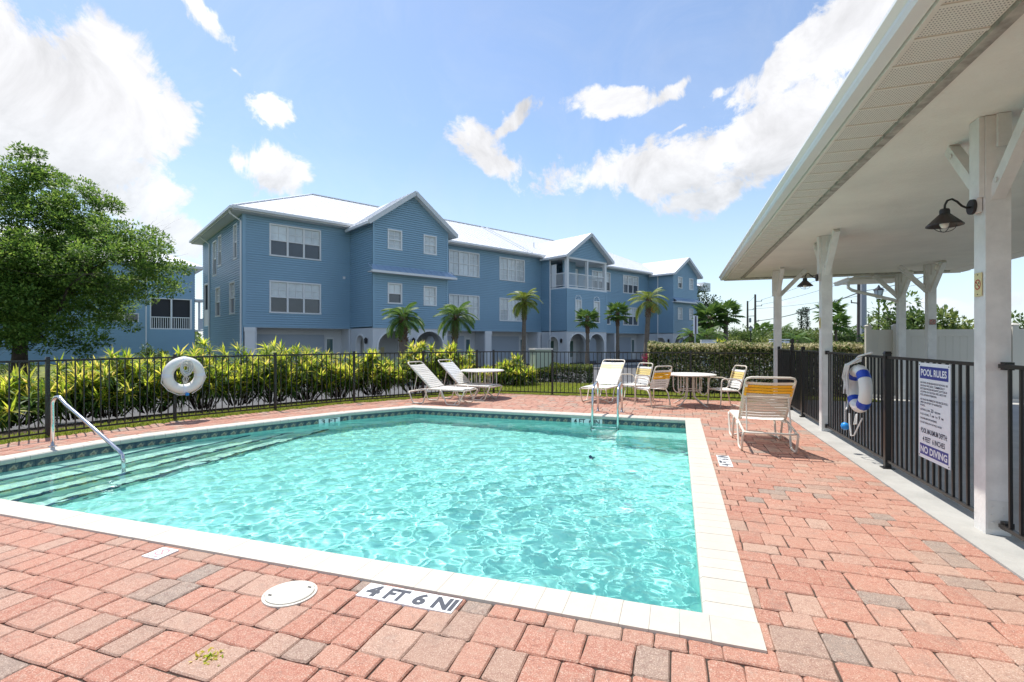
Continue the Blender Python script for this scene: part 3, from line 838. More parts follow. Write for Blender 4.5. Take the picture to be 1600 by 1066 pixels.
# vented soffit strips around the edge, panel by panel
pm_ = MB(); pm_.box(0, .36, .012, .296, 0, .01); soff_me = pm_.mesh('soffit_panel', MAT['soffit'])
rb_ = MB(); rb_.box(0, .36, -.014, .012, -.007, .012); rib_me = rb_.mesh('soffit_rib', MAT['soffit_rib'])
y = CY0
while y < CY1-.4:
    inst('soffit_panel', soff_me, pav, (CX0+.02, y, CZ)); inst('soffit_rib', rib_me, pav, (CX0+.02, y, CZ)); y += .305
x = CX0+.02
while x < CX1-.1:
    inst('soffit_panel', soff_me, pav, (x+.3, CY1-.40, CZ), (0, 0, R(90))); inst('soffit_rib', rib_me, pav, (x+.3, CY1-.40, CZ), (0, 0, R(90))); x += .305
mb = MB(); mb.box(CX0+.385, CX0+.455, CY0, CY1-.46, CZ-.028, CZ+.02); mb.box(CX0+.385, CX1-.4, CY1-.46, CY1-.405, CZ-.028, CZ+.02)
mb.build('soffit_trim', MAT['trim_dirty'], pav)
mb = MB(); mb.box(CX0-.004, CX0+.018, CY0, CY1, CZ-.018, CZ+.2); mb.box(CX0-.004, CX1, CY1-.03, CY1-.002, CZ-.018, CZ+.2)
mb.build('fascia', MAT['soffit_rib'], pav)
# gutter: K profile swept along the edges
def gutter(name, a, b, outward, z):
    a, b, o = Vector(a), Vector(b), Vector(outward)
    prof = [(0, .0), (.085, .0), (.098, .03), (.098, .055), (.135, .085), (.135, .105), (.128, .105), (.120, .092), (.0, .092)]
    mb = MB(); m = len(prof)
    mb.v = [tuple(a + o*p + Vector((0, 0, z+q))) for p, q in prof] + [tuple(b + o*p + Vector((0, 0, z+q))) for p, q in prof]
    for i in range(m): j = (i+1) % m; mb.f.append((i, j, m+j, m+i))
    mb.f += [tuple(range(m))[::-1], tuple(range(m, 2*m))]
    return mb.build(name, MAT['gutter'], pav)
gutter('gutter', (CX0-.012, CY0, 0), (CX0-.012, CY1+.01, 0), (-1, 0, 0), CZ+.0)
mb = MB()
for k in range(30): mb.box(CX0-.125, CX0-.02, CY0+.4+k*.72, CY0+.43+k*.72, CZ+.094, CZ+.102)
mb.build('gutter_strap', MAT['gutter'], pav)
mb = MB()
rz = CZ+.21; pk = CZ+1.25; mx_ = (CX0+CX1)/2
mb.poly([(CX0-.06, CY0, rz), (mx_, CY0, pk), (mx_, CY1-2.6, pk), (CX0-.06, CY1+.05, rz)])
mb.poly([(CX1+.06, CY1+.05, rz), (mx_, CY1-2.6, pk), (mx_, CY0, pk), (CX1+.06, CY0, rz)])
mb.poly([(CX0-.06, CY1+.05, rz), (mx_, CY1-2.6, pk), (CX1+.06, CY1+.05, rz)])
mb.poly([(CX0-.06, CY0, rz-.004), (CX0-.06, CY1+.05, rz-.004), (CX1+.06, CY1+.05, rz-.004), (CX1+.06, CY0, rz-.004)])
mb.build('roof', MAT['roof'], pav)
mb = MB(); mb.box(CX1-.42, CX1, CY0, CY1-.03, CZ-.002, CZ+.03); mb.build('soffit_east', MAT['soffit_rib'], pav)
# low roof of the link beyond the far end, with its gutter and downspout
mb = MB(); mb.box(4.45, 5.75, CY1+.01, CY1+1.35, CZ-.10, CZ-.04); mb.build('link_soffit', MAT['soffit_rib'], pav)
mb = MB(); mb.hexa([(4.40, CY1+.0, CZ-.04), (5.8, CY1+.0, CZ-.04), (5.8, CY1+1.4, CZ-.04), (4.40, CY1+1.4, CZ-.04), (4.9, CY1+.0, CZ+.16), (5.4, CY1+.0, CZ+.16), (5.4, CY1+.7, CZ+.16), (4.9, CY1+.7, CZ+.16)]); mb.build('link_roof', MAT['roof'], pav)
gutter('gutter', (4.45, CY1+.02, 0), (4.45, CY1+1.36, 0), (-1, 0, 0), CZ-.13)
mb = MB(); mb.tube([(4.42, 15.8, CZ-.13), (4.42, 15.8, CZ-.28), (4.5, 15.75, CZ-.36), (5.3, 15.32, CZ-.68), (5.42, 15.27, CZ-.80), (5.42, 15.27, .1)], .042, 8); mb.build('downspout', MAT['white_paint'], pav)
def pav_post(x, y, dirs, w=.157):
    mb = MB(); mb.box(x-w/2, x+w/2, y-w/2, y+w/2, .008, CZ); p = mb.build('post', MAT['post_paint'], pav)
    mb = MB(); mb.box(x-w/2+.012, x+w/2-.012, y-w/2-.0035, y-w/2-.0005, .05, .27)
    for dz in (.10, .16, .22): 
        for dx in (-.035, .035): mb.lathe([(.009, -.0045), (.009, .0)], (x+dx, y-w/2-.004, dz), 8, 'y')
    mb.build('base_plate', MAT['pale_metal'], p)
    # clasping boards at the head of the post
    mb = MB(); h0 = CZ-.30
    mb.box(x-w/2-.035, x-w/2-.002, y-w/2+.01, y+w/2-.01, h0-.32, CZ); mb.box(x-.015, x+w/2-.01, y-w/2-.03, y-w/2-.002, h0+.05, CZ)
    mb.build('head_board', MAT['post_paint'], p)
    for dx, dy in dirs:
        a = Vector((x+dx*(w/2-.03), y+dy*(w/2-.03), CZ-.62)); b = Vector((x+dx*.60, y+dy*.60, CZ-.02))
        mb = MB(); mb.bar(a, b, .09, .085, (dy, dx, 0)); br = mb.build('brace', MAT['post_paint'], p)
        mb = MB(); s_ = Vector((-abs(dy), -abs(dx), 0)); d_ = (b-a).normalized()
        for q in (a+d_*.14, b-d_*.12):
            mb.tube([q+s_*.045, q+s_*.052], .022, 12)
        mb.build('bolt', MAT['pale_metal'], br)
for y, dirs in ((.3, ((0, 1), (0, -1))), (4.88, ((0, 1), (0, -1))), (9.5, ((0, 1), (0, -1))), (13.72, ((0, -1), (1, 0)))): pav_post(2.335, y, dirs)
for y, dirs in ((4.9, ((0, 1), (0, -1))), (13.72, ((0, -1), (-1, 0)))): pav_post(5.45, y, dirs)
pav_post(5.45, 15.3, ((0, -1), (-1, 0)))
def wall_lamp(y, label, z=2.56):
    x = 2.335-.0825-.036
    t = thing('wall_lamp', label, 'wall lamp', (x, y, z), 'black barn lamps on the pavilion posts')
    mb = MB(); mb.lathe([(.058, -.022), (.060, -.012), (.060, -.002)], (x, y, z), 24, 'x'); mb.build('mounting_plate', MAT['lamp_black'], t)
    mb = MB(); P = [(-.02, 0), (-.045, -.002), (-.075, .016), (-.105, .052), (-.138, .076), (-.168, .066), (-.184, .032), (-.186, -.01)]
    mb.tube([(x+a, y, z+b) for a, b in P], .0085, 8); mb.build('arm', MAT['lamp_black'], t, True)
    cx_ = x-.186
    mb = MB(); mb.box(x+.004, x+.034, y-.012, y+.012, z+.05, CZ-.62); mb.build('conduit', MAT['gutter'], t)
    mb = MB(); mb.box(x+.001, x+.034, y-.045, y+.045, z-.05, z+.06); mb.build('junction_box', MAT['post_paint'], t)
    mb = MB(); mb.lathe([(.028, 0), (.034, -.012), (.034, -.04), (.05, -.055)], (cx_, y, z), 18); mb.build('socket', MAT['lamp_black'], t)
    mb = MB(); prof = [(.046, -.052), (.120, -.128), (.122, -.136), (.116, -.134), (.040, -.06)]; b0 = len(mb.v)
    mb.lathe(prof, (cx_, y, z), 28); mb.f = mb.f[:-2]; mb.build('shade', MAT['bronze'], t)
    mb = MB(); mb.lathe([(.02, -.07), (.030, -.095), (.033, -.125), (.02, -.15), (.005, -.156)], (cx_, y, z), 14); mb.build('bulb', MAT['bulb'], t, True)
    mb = MB()
    for k in range(2):
        a = k*math.pi/2
        mb.tube([(cx_+math.cos(a)*.078*math.cos(q), y+math.sin(a)*.078*math.cos(q), z-.130-.055*math.sin(q)) for q in [math.pi*i/12 for i in range(13)]], .0028, 5)
    mb.build('wire_guard', MAT['lamp_black'], t)
wall_lamp(4.88, 'black barn lamp on the nearest white post above the no smoking plate')
wall_lamp(9.5, 'black barn lamp on the white post behind the near lounger')
def smoke_sign(loc, right, label, w=.10, h=.185, mat='sign_cream'):
    t = thing('no_smoking_sign', label, 'sign', loc, 'no smoking plates on the white posts')
    c, r, u = Vector(loc), Vector(right), Vector((0, 0, 1)); nrm = r.cross(u)
    q = [c-r*w/2-u*h/2, c+r*w/2-u*h/2, c+r*w/2+u*h/2, c-r*w/2+u*h/2]
    mb = MB(); mb.hexa([p-nrm*.003 for p in q]+[p+nrm*.003 for p in q]); mb.build('plate', MAT[mat], t)
    mb = MB(); o = nrm*.0045; k = w/.1
    ring_flat(mb, c+o, .033*k, .041*k, r, u); mb.bar(c+o-r*.026*k+u*.026*k, c+o+r*.026*k-u*.026*k, .008*k, .0006, nrm); mb.build('ban_symbol', MAT['red_ink'], t)
    mb = MB(); o = nrm*.0038; mb.bar(c+o-r*.024*k-u*.006*k, c+o+r*.012*k-u*.006*k, .0006, .008*k, nrm); mb.bar(c+o+r*.012*k+u*.004*k, c+o+r*.010*k+u*.022*k, .004*k, .0006, nrm)
    mb.bar(c+o+r*.020*k+u*.004*k, c+o+r*.018*k+u*.020*k, .004*k, .0006, nrm); mb.build('cigarette', MAT['tile_black'], t)
    mb = MB()
    for s_ in (-1, 1): mb.tube([c+u*(s_*h*.42)+nrm*.002, c+u*(s_*h*.42)+nrm*.006], .005, 8)
    mb.build('screw', MAT['grey_ink'], t)
smoke_sign((2.249, 4.885, 1.945), (0, -1, 0), 'cream no smoking plate below the barn lamp on the nearest white post')
smoke_sign((2.249, 9.5, 1.80), (0, -1, 0), 'small no smoking plate on the second white post, behind the near lounger', .085, .17)
smoke_sign((5.45, 13.633, 1.93), (1, 0, 0), 'faded red no smoking plate on the post under the jar light', .13, .13, 'trim_dirty')
t = thing('ceiling_light', 'round frosted jar light under the pavilion ceiling', 'ceiling light', (5.47, 13.35, CZ))
mb = MB(); mb.lathe([(.07, 0), (.07, -.03), (.055, -.05)], (5.47, 13.35, CZ), 18); mb.build('base', MAT['gutter'], t)
mb = MB(); mb.lathe([(.06, -.04), (.085, -.08), (.095, -.13), (.08, -.18), (.04, -.21), (.01, -.215)], (5.47, 13.35, CZ), 18); mb.build('globe', MAT['bulb'], t, True)

# pool rules sign on the fence
def rules_sign():
    y1, y0, zt, zb, x = 6.05, 5.44, 1.285, .345, FX-.022
    t = thing('pool_rules_sign', 'white and blue POOL RULES sign wired to the black fence', 'sign', (x, (y0+y1)/2, zb))
    mb = MB(); mb.box(x-.004, x, y0, y1, zb, zt); mb.build('board', MAT['sign_white'], t)
    X = x-.0055; W = y1-y0
    P = lambda s, v: (X, y1-s, zt-v)
    r_, u_ = (0, -1, 0), (0, 0, 1)
    for v0, v1, s_, ins, vv, hh, bo in ((.035, .155, 'POOL RULES', .055, .128, .068, .03), (.80, .905, 'NO DIVING', .045, .888, .07, .035)):
        mb = MB(); mb.hexa([P(.03, v1), P(W-.03, v1), (X+.0012, y0+.03, zt-v1), (X+.0012, y1-.03, zt-v1), P(.03, v0), P(W-.03, v0), (X+.0012, y0+.03, zt-v0), (X+.0012, y1-.03, zt-v0)])
        bd_ = mb.build('title_band', MAT['sign_blue'], t)
        mb = MB(); add_text(mb, s_, (X-.0008, y1-ins, zt-vv), r_, u_, hh, W-2*ins, bo); mb.build('title', MAT['sign_white'], bd_)
    mb = MB()
    lines = [('NO FOOD OR BEVERAGES IN THE POOL OR', .185, 1), ('ON POOL WET DECK. COMMERCIALLY', .215, .9), ('BOTTLED WATER IN PLASTIC BOTTLES IS', .245, .98), ('ALLOWED ON THE POOL WET DECK FOR', .275, .95), ('POOL PATRON HYDRATION.', .305, .62),
             ('NO GLASS OR ANIMALS IN THE FENCED POOL', .350, 1), ('AREA OR 50 FEET OF UNFENCED', .380, .8), ('POOL.', .410, .2), ('BATHING LOAD:', .452, .38), ('PERSONS', .452, .2, .33), ('POOL HOURS:', .496, .34), ('AM  TO       PM', .496, .42, .27), ('SHOWER BEFORE ENTERING', .538, .62), ('DO NOT SWALLOW THE POOL WATER', .578, .80)]
    for L in lines:
        s, v, wf = L[:3]; st = L[3] if len(L) > 3 else .04
        mb = MB(); add_text(mb, s, P(st, v+.02), r_, u_, .019, wf*(W-.08), .018); mb.build('lettering', MAT['sign_ink'], t)
    for s, q, h_, w_, bo in (('20', P(.255, .474), .036, .05, .01), ('7', P(.235, .518), .034, .02, .01), ('9', P(.405, .518), .034, .024, .01), ('POOL MAXIMUM DEPTH:', P(.05, .692), .050, W-.10, .02), ('4 FEET  6 INCHES', P(.09, .775), .052, W-.18, .02)):
        mb = MB(); add_text(mb, s, q, r_, u_, h_, w_, bo); mb.build('lettering', MAT['sign_ink'], t)
    for s in (.02, W-.02):
        for v in (.02, .92):
            mb = MB(); mb.tube([(X-.002, y1-s, zt-v), (X+.002, y1-s, zt-v)], .006, 8); mb.build('screw', MAT['grey_ink'], t)
rules_sign()

# white vinyl fence beyond the patio
t = thing('vinyl_fence', 'tall white vinyl privacy fence beyond the patio under the pavilion', 'fence', (9, 15.6, 0))
mb = MB(); mb.box(-.063, .063, -.063, .063, 0, 1.90); mb.hexa([(-.08, -.08, 1.90), (.08, -.08, 1.90), (.08, .08, 1.90), (-.08, .08, 1.90), (-.02, -.02, 1.95), (.02, -.02, 1.95), (.02, .02, 1.95), (-.02, .02, 1.95)]); vp = mb.mesh('post', MAT['vinyl'])
VX = [4.82, 5.42, 7.9, 10.3, 12.7]
for x in VX: inst('post', vp, t, (x, 15.6, .0))
bd = MB(); bd.box(-.07, .07, -.012, .012, .12, 1.62); bme = bd.mesh('board', MAT['vinyl'])
for i in range(len(VX)-1):
    a, b = VX[i]+.063, VX[i+1]-.063
    mb = MB(); mb.box(a, b, 15.575, 15.625, 1.62, 1.80); mb.build('rail', MAT['vinyl'], t); mb = MB(); mb.box(a, b, 15.575, 15.625, .05, .16); mb.build('rail', MAT['vinyl'], t)
    k = max(1, round((b-a)/.147)); 
    for j in range(k): inst('board', bme, t, (a+(j+.5)*(b-a)/k, 15.6, 0), scale=((b-a)/k/.1435, 1, 1))

# ------------------------------------------------------------------ pool rails, ladder, buoys, small things
t = thing('hand_rail', 'stainless steel handrail leaning down into the pool steps', 'handrail', (-8.3, 4.56, 0))
mb = MB(); P = [(-8.33, 0), (-8.33, .35), (-8.335, .60)]
for k in range(1, 8):
    a = math.pi - k*(math.pi*.70)/8; P.append((-8.215+.12*math.cos(a), .60+.12*math.sin(a)))
P += [(-8.05, .62), (-7.5, .33), (-7.0, .055), (-6.93, .0), (-6.91, -.08), (-6.91, -.5)]
tube = [(x, 4.56, z) for x, z in P]
mb.tube(tube, .024, 12); receiver(mb.build('rail', MAT['steel'], t, True))
mb = MB(); mb.lathe([(.055, .0145), (.055, .022), (.03, .03)], (-8.33, 4.56, 0), 20); mb.build('base_flange', MAT['steel'], t)
# the flange stands on the bricks just outside the coping
t = thing('pool_ladder', 'stainless steel pool ladder with two curved rails at the far edge', 'ladder', (-1.37, 10.2, 0))
for x in (-1.62, -1.12):
    P = [(10.62, .0), (10.62, .45), (10.60, .56), (10.54, .625), (10.44, .645), (10.1, .60), (9.98, .54), (9.92, .43), (9.90, .2), (9.86, -.9)]
    mb = MB(); mb.tube([(x, y, z) for y, z in P], .024, 12); receiver(mb.build('rail', MAT['steel'], t, True))
    mb = MB(); mb.lathe([(.05, .001), (.05, .008), (.028, .014)], (x, 10.62, 0), 18); mb.build('base_flange', MAT['steel'], t)
for z in (-.40, -.68):
    mb = MB(); mb.box(-1.6, -1.14, 9.76, 9.88, z-.02, z); receiver(mb.build('tread', MAT['sign_white'], t))
def torus(mb, c, Rr, r, ax, ay, n=36, m=12, a0=0, a1=2*math.pi, full=True):
    c, ax, ay = Vector(c), Vector(ax), Vector(ay)
    pts = [c + ax*(Rr*math.cos(a)) + ay*(Rr*math.sin(a)) for a in [a0+(a1-a0)*k/(n if full else n-1) for k in range(n)]]
    mb.tube(pts, r, m, close=full)
fd = (Vector(FENCE_W[5])-Vector(FENCE_W[4])).normalized()
bp = Vector(FENCE_W[4]) + fd*.12; nn = Vector((fd.y, -fd.x)); bx, by = bp.x+nn.x*.11, bp.y+nn.y*.11
t = thing('ring_buoy', 'plain white ring buoy with coiled rope on the curved fence by the shrubs', 'lifebuoy', (bx, by, .84), 'ring buoys hung on the pool fence')
D3 = Vector((fd.x, fd.y, 0)); N3 = Vector((nn.x, nn.y, 0)); C = Vector((bx, by, .85)); UZ = Vector((0, 0, 1))
mb = MB(); torus(mb, C, .262, .092, D3, UZ); mb.build('ring', MAT['buoy'], t, True)
mb = MB()
for k in range(16): torus(mb, C+UZ*(.15+random.uniform(-.025, .025))+N3*(.10+.004*k)+D3*random.uniform(-.02, .02), .045+.0035*k, .0075, D3, UZ*1.4, 24, 5)
for k in range(4): mb.tube([C+UZ*.03+N3*.1, C+UZ*-.06+D3*(.03*k-.04)+N3*.09, C+UZ*-.15+D3*(.015*k-.02)+N3*.07], .0075, 5)
mb.build('coiled_rope', MAT['rope'], t)
mb = MB(); mb.tube([C+D3*(-.35)+UZ*.0, C+D3*(-.36)+UZ*-.12, C+D3*-.26+UZ*-.27+N3*.03, C+D3*-.10+UZ*-.36+N3*.05, C+D3*.05+UZ*-.365+N3*.06], .009, 6); mb.tube([C+D3*.35+UZ*.02, C+D3*.37+UZ*-.05, C+D3*.27+UZ*-.25+N3*.04, C+D3*.12+UZ*-.355+N3*.04], .009, 6)
mb.build('grab_rope', MAT['rope'], t)
mb = MB(); mb.lathe([(.012, -.03), (.03, -.02), (.034, 0), (.03, .02), (.012, .03)], tuple(C+UZ*-.355+D3*.03+N3*.09), 12); mb.build('rope_float', MAT['float_blue'], t, True)
for a in (0, math.pi/2, math.pi, -math.pi/2):
    mb = MB(); torus(mb, C, .262, .094, D3, UZ, 5, 12, a-.12, a+.12, False); mb.build('band', MAT['wall_white'], t, True)
C = Vector((FX-.13, 7.44, .89)); D3 = Vector((0, 1, 0)); N3 = Vector((-1, 0, 0))
t = thing('ring_buoy', 'white ring buoy with blue bands on the fence beside the pool rules sign', 'lifebuoy', tuple(C), 'ring buoys hung on the pool fence')
mb = MB(); torus(mb, C, .238, .072, D3, UZ); mb.build('ring', MAT['buoy'], t, True)
for a in (.78, 2.36, 3.93, 5.5):
    mb = MB(); torus(mb, C, .238, .0745, D3, UZ, 7, 12, a-.2, a+.2, False); mb.build('band', MAT['band_blue'], t, True)
mb = MB()
for k in range(16):
    y0_ = random.uniform(-.02, .16); mb.tube([C+UZ*(.38+random.uniform(-.02, .03))+D3*(y0_*.4-.1)+N3*.0, C+UZ*.30+D3*y0_+N3*.11, C+UZ*random.uniform(.12, .2)+D3*(y0_+.05)+N3*random.uniform(.10, .13), C+UZ*random.uniform(-.12, .06)+D3*(y0_+.04)+N3*random.uniform(.09, .12)], .009, 5)
mb.tube([C+UZ*.38+D3*.1, C+UZ*.42+D3*-.1+N3*.03, C+UZ*.47+D3*-.30+N3*-.05], .012, 6)
mb.build('coiled_rope', MAT['rope'], t)
mb = MB(); mb.tube([C+D3*.37+UZ*-.05, C+D3*.37+UZ*-.22+N3*.02, C+D3*.28+UZ*-.26+N3*.05, C+D3*.22+UZ*-.30+N3*.08], .009, 6)
mb.tube([C+D3*-.12+UZ*-.36, C+D3*-.02+UZ*-.60+N3*.06, C+D3*.06+UZ*-.62+N3*.07, C+D3*.12+UZ*-.46+N3*.07, C+D3*.16+UZ*-.34+N3*.06], .009, 6)
mb.tube([C+D3*-.20+UZ*-.30+N3*.08, C+D3*-.24+UZ*-.42+N3*.1, C+D3*-.16+UZ*-.44+N3*.1, C+D3*-.17+UZ*-.31+N3*.08], .009, 6)
mb.tube([C+D3*.27+UZ*-.2+N3*.08, C+D3*.27+UZ*-.50+N3*.08], .007, 6)
mb.build('grab_rope', MAT['rope'], t)
mb = MB(); mb.lathe([(.015, -.05), (.042, -.035), (.052, 0), (.042, .035), (.015, .05)], tuple(C+D3*.27+UZ*-.53+N3*.08), 14); mb.build('rope_float', MAT['float_blue'], t, True)
# dark leaf afloat, weed between the bricks
t = thing('floating_leaf', 'small dark curled leaf floating on the pool water', 'leaf', (-1.13, 6.87, WZ))
mb = MB(); mb.poly([(-1.16, 6.85, WZ+.012), (-1.12, 6.84, WZ+.005), (-1.08, 6.87, WZ+.03), (-1.12, 6.90, WZ+.02)]); mb.poly([(-1.12, 6.84, WZ+.005), (-1.13, 6.80, WZ+.04), (-1.09, 6.82, WZ+.05), (-1.08, 6.87, WZ+.03)]); mb.poly([(-1.16, 6.85, WZ+.012), (-1.12, 6.90, WZ+.02), (-1.15, 6.91, WZ+.05), (-1.18, 6.87, WZ+.045)]); mb.build('leaf_blade', MAT['nosing'], t)
mb = MB(); mb.tube([(-1.12, 6.87, WZ+.02), (-1.11, 6.86, WZ-.04)], .004, 5); mb.build('stalk', MAT['nosing'], t)

# ------------------------------------------------------------------ loungers, chairs, tables
def strap_mesh(w, d=.052, th=.012, tuck=.022):
    """flat band across the frame, wrapped round both side tubes; local x along the rail, y across"""
    mb = MB(); y = w/2
    prof = [(-y+.012, -.030), (-y-.016, -.026), (-y-.022, 0), (-y-.014, .018), (-y+.02, .021), (0, .010), (y-.02, .021), (y+.014, .018), (y+.022, 0), (y+.016, -.026), (y-.012, -.030)]
    for i in range(len(prof)-1):
        (ya, za), (yb, zb) = prof[i], prof[i+1]
        mb.poly([(-d/2, ya, za), (d/2, ya, za), (d/2, yb, zb), (-d/2, yb, zb)])
    me = mb.mesh('strap', None)
    return me
def with_mat(me, mat):
    c = me.copy(); c.materials.clear(); c.materials.append(mat); return c
st_l = strap_mesh(.60); st_c = strap_mesh(.46, .048)
ST = {('l', k): with_mat(st_l, MAT[k]) for k in ('strap_white', 'strap_yellow', 'strap_tan', 'strap_pale')}
ST.update({('c', k): with_mat(st_c, MAT[k]) for k in ('strap_white', 'strap_yellow', 'strap_tan', 'strap_pale')})
def lounger(label, yellow, hue, back=44, seat=.36):
    """x from the foot (0) to the head, y across"""
    t = thing('sun_lounger', label, 'sun lounger', (0, 0, 0), 'strap sun loungers around the pool')
    w = .32; fr = MAT['frame_tan']
    mb = MB(); z = seat
    # side rails and end bars in one loop, dipping at the head end
    loop = [(.06, -w, z), (.95, -w, z), (1.30, -w, z-.05), (1.50, -w, z-.08), (1.56, -w+.06, z-.08), (1.56, w-.06, z-.08), (1.50, w, z-.08), (1.30, w, z-.05), (.95, w, z), (.06, w, z), (.0, w-.06, z-.015), (0, -w+.06, z-.015)]
    mb.tube(loop, .0155, 8, close=True); mb.build('frame', fr, t, True)
    for s in (-1, 1):
        y = s*(w+.012)
        mb = MB(); mb.tube([(1.53, y*.98, z-.08), (1.50, y, z-.14), (1.42, y, .04), (1.38, y, .015), (1.16, y, .015), (1.12, y, .04), (1.02, y, z-.06), (.98, y, z-.01)], .0155, 8); mb.build('leg', fr, t, True)
        mb = MB(); mb.tube([(.0, y, z-.02), (.02, y, z-.06), (.14, y, .04), (.18, y, .015), (.44, y, .015), (.48, y, .04), (.60, y, z-.06), (.64, y, z-.01)], .0155, 8); mb.build('leg', fr, t, True)
    mb = MB(); mb.tube([(.3, -w, .015), (.3, -w*.3, .09), (.3, w*.3, .09), (.3, w, .015)], .013, 6); mb.build('stretcher', fr, t, True)
    hx, L = .93, .90; ca, sa = math.cos(R(back)), math.sin(R(back)); wb = .30
    B = lambda l, y, o=0: (hx + l*ca - o*sa, y, z+.02 + l*sa + o*ca)
    mb = MB(); mb.tube([B(0, -wb), B(L-.06, -wb), B(L-.018, -wb+.018), B(L, -wb+.07), B(L, wb-.07), B(L-.018, wb-.018), B(L-.06, wb), B(0, wb)], .0155, 8); mb.build('back_frame', fr, t, True)
    for s in (-1, 1):
        mb = MB(); mb.tube([(1.42, s*(w-.05), z-.075), B(.52, s*(wb-.04), -.02)], .010, 6); mb.build('prop', fr, t)
    mb = MB(); mb.tube([B(.52, -wb, -.02), B(.52, wb, -.02)], .010, 6); mb.build('prop_bar', fr, t)
    x = .07
    while x < .92:
        inst('strap', ST['l', 'strap_white' if hue == 'w' else 'strap_white'], t, (x, 0, z)); x += .060
    l = .04; k = 0; n = int((L-.12)/.060)
    for k in range(n):
        l = .04+k*.060; q = n-1-k
        m = ('strap_pale' if yellow == 2 else 'strap_yellow') if (yellow and 1 <= q <= 3) else ('strap_tan' if hue == 't' else 'strap_white')
        inst('strap', ST['l', m], t, B(l, 0), (0, -R(back), 0), (1, .93, 1))
    return t
def place(t, x, y, rz, z=.0): t.location = (x, y, z); t.rotation_euler = (0, 0, R(rz)); return t
# local +x (head) direction is given by rz
place(lounger('strap lounger with yellow headband, its back to the camera, beside the pool corner', True, 't', 45), 1.12, 8.84, -88.5)
place(lounger('white strap lounger with reclined back, nearer one of the two by the curved fence', False, 't', 42), -4.62, 10.78, 175)
place(lounger('white strap lounger beside the far round table, behind its twin', False, 'w', 43), -4.39, 11.84, 172)
place(lounger('white strap lounger with pale yellow bands facing the pool ladder', 2, 'w', 43), -1.95, 11.95, 78)

def chair(label, yel=1):
    t = thing('strap_chair', label, 'armchair', (0, 0, 0), 'strap armchairs round the far table')
    fr = MAT['frame_tan']; w = .25; z = .40
    # x forward, seat from x=-.22 to .22, back leaning to -x
    a = R(18); B = lambda l, y, o=0: (-.21 - l*math.sin(a) - o*math.cos(a)*0 + o, y, z + l*math.cos(a))
    L = .56
    mb = MB(); mb.tube([(.24, -w, z-.0), (-.14, -w, z-.02), (-.19, -w, z+.01), B(.06, -w), B(L-.06, -w), B(L-.015, -w+.02), B(L, -w+.07), B(L, w-.07), B(L-.015, w-.02), B(L-.06, w), B(.06, w), (-.19, w, z+.01), (-.14, w, z-.02), (.24, w, z)], .0145, 8)
    mb.tube([(.24, -w, z), (.255, -w+.05, z-.004), (.255, w-.05, z-.004), (.24, w, z)], .0145, 8); mb.build('frame', fr, t, True)
    for s in (-1, 1):
        y = s*(w+.03)
        mb = MB(); mb.tube([(.27, y, .012), (.25, y, .30), (.24, y, .58), (.22, y, .635), (.17, y, .655), (-.10, y, .645), (-.18, y, .62), (-.24, y*.98, .56), (-.235, y*.95, .50)], .0145, 8); mb.build('arm', fr, t, True)
        mb = MB(); mb.tube([(-.30, y, .012), (-.22, y, .30), (-.15, y*.97, z-.02), (-.02, y*.95, z-.01)], .0145, 8); mb.build('leg', fr, t, True)
    mb = MB(); mb.tube([(-.30, -w-.03, .014), (-.30, w+.03, .014)], .012, 6); mb.build('stretcher', fr, t)
    for k in range(7): inst('strap', ST['c', 'strap_white'], t, (-.12+k*.056, 0, z-.004))
    for k in range(8):
        m = ('strap_pale' if yel == 3 else 'strap_yellow') if (4 <= k <= 6 and yel) else ('strap_tan' if yel == 2 else 'strap_white')
        inst('strap', ST['c', m], t, B(.06+k*.055, 0), (0, -(math.pi/2+a), 0), (1, 1, 1))
    return t
place(chair('strap armchair with orange banded back turned to the camera, left of the round table'), -.57, 11.94, 135)
place(chair('strap armchair behind the orange backed chair, pale yellow bands facing the pool', 3), -1.03, 12.86, 228)
place(chair('strap armchair with pale yellow bands right of the round table', 3), 1.02, 12.28, 205)
def table(label):
    t = thing('patio_table', label, 'table', (0, 0, 0), 'round patio tables at the far end')
    mb = MB(); mb.lathe([(.52, .695), (.565, .700), (.58, .715), (.575, .728), (.54, .735), (.05, .737)], n=40); mb.build('table_top', MAT['table_top'], t, True)
    for k in range(4):
        a = math.pi/4+k*math.pi/2; c, s = math.cos(a), math.sin(a)
        mb = MB(); mb.tube([(r*c, r*s, z) for r, z in ((.10, .69), (.10, .35), (.13, .20), (.30, .08), (.42, .012), (.46, .012))], .014, 8)
        mb.tube([(r*c, r*s, z) for r, z in ((.46, .69), (.46, .42), (.44, .33), (.39, .28), (.33, .27), (.28, .30), (.25, .37), (.25, .69))], .012, 8)
        mb.build('leg', MAT['frame_tan'], t, True)
    mb = MB(); mb.tube([(.26*math.cos(q), .26*math.sin(q), .36) for q in [2*math.pi*k/20 for k in range(20)]], .010, 6, close=True); mb.build('ring_brace', MAT['frame_tan'], t, True)
    return t
place(table('round white table between the strap armchairs, nearer the gate'), .27, 12.33, 10)
place(table('round white table behind the pair of white loungers'), -4.94, 12.28, 30)

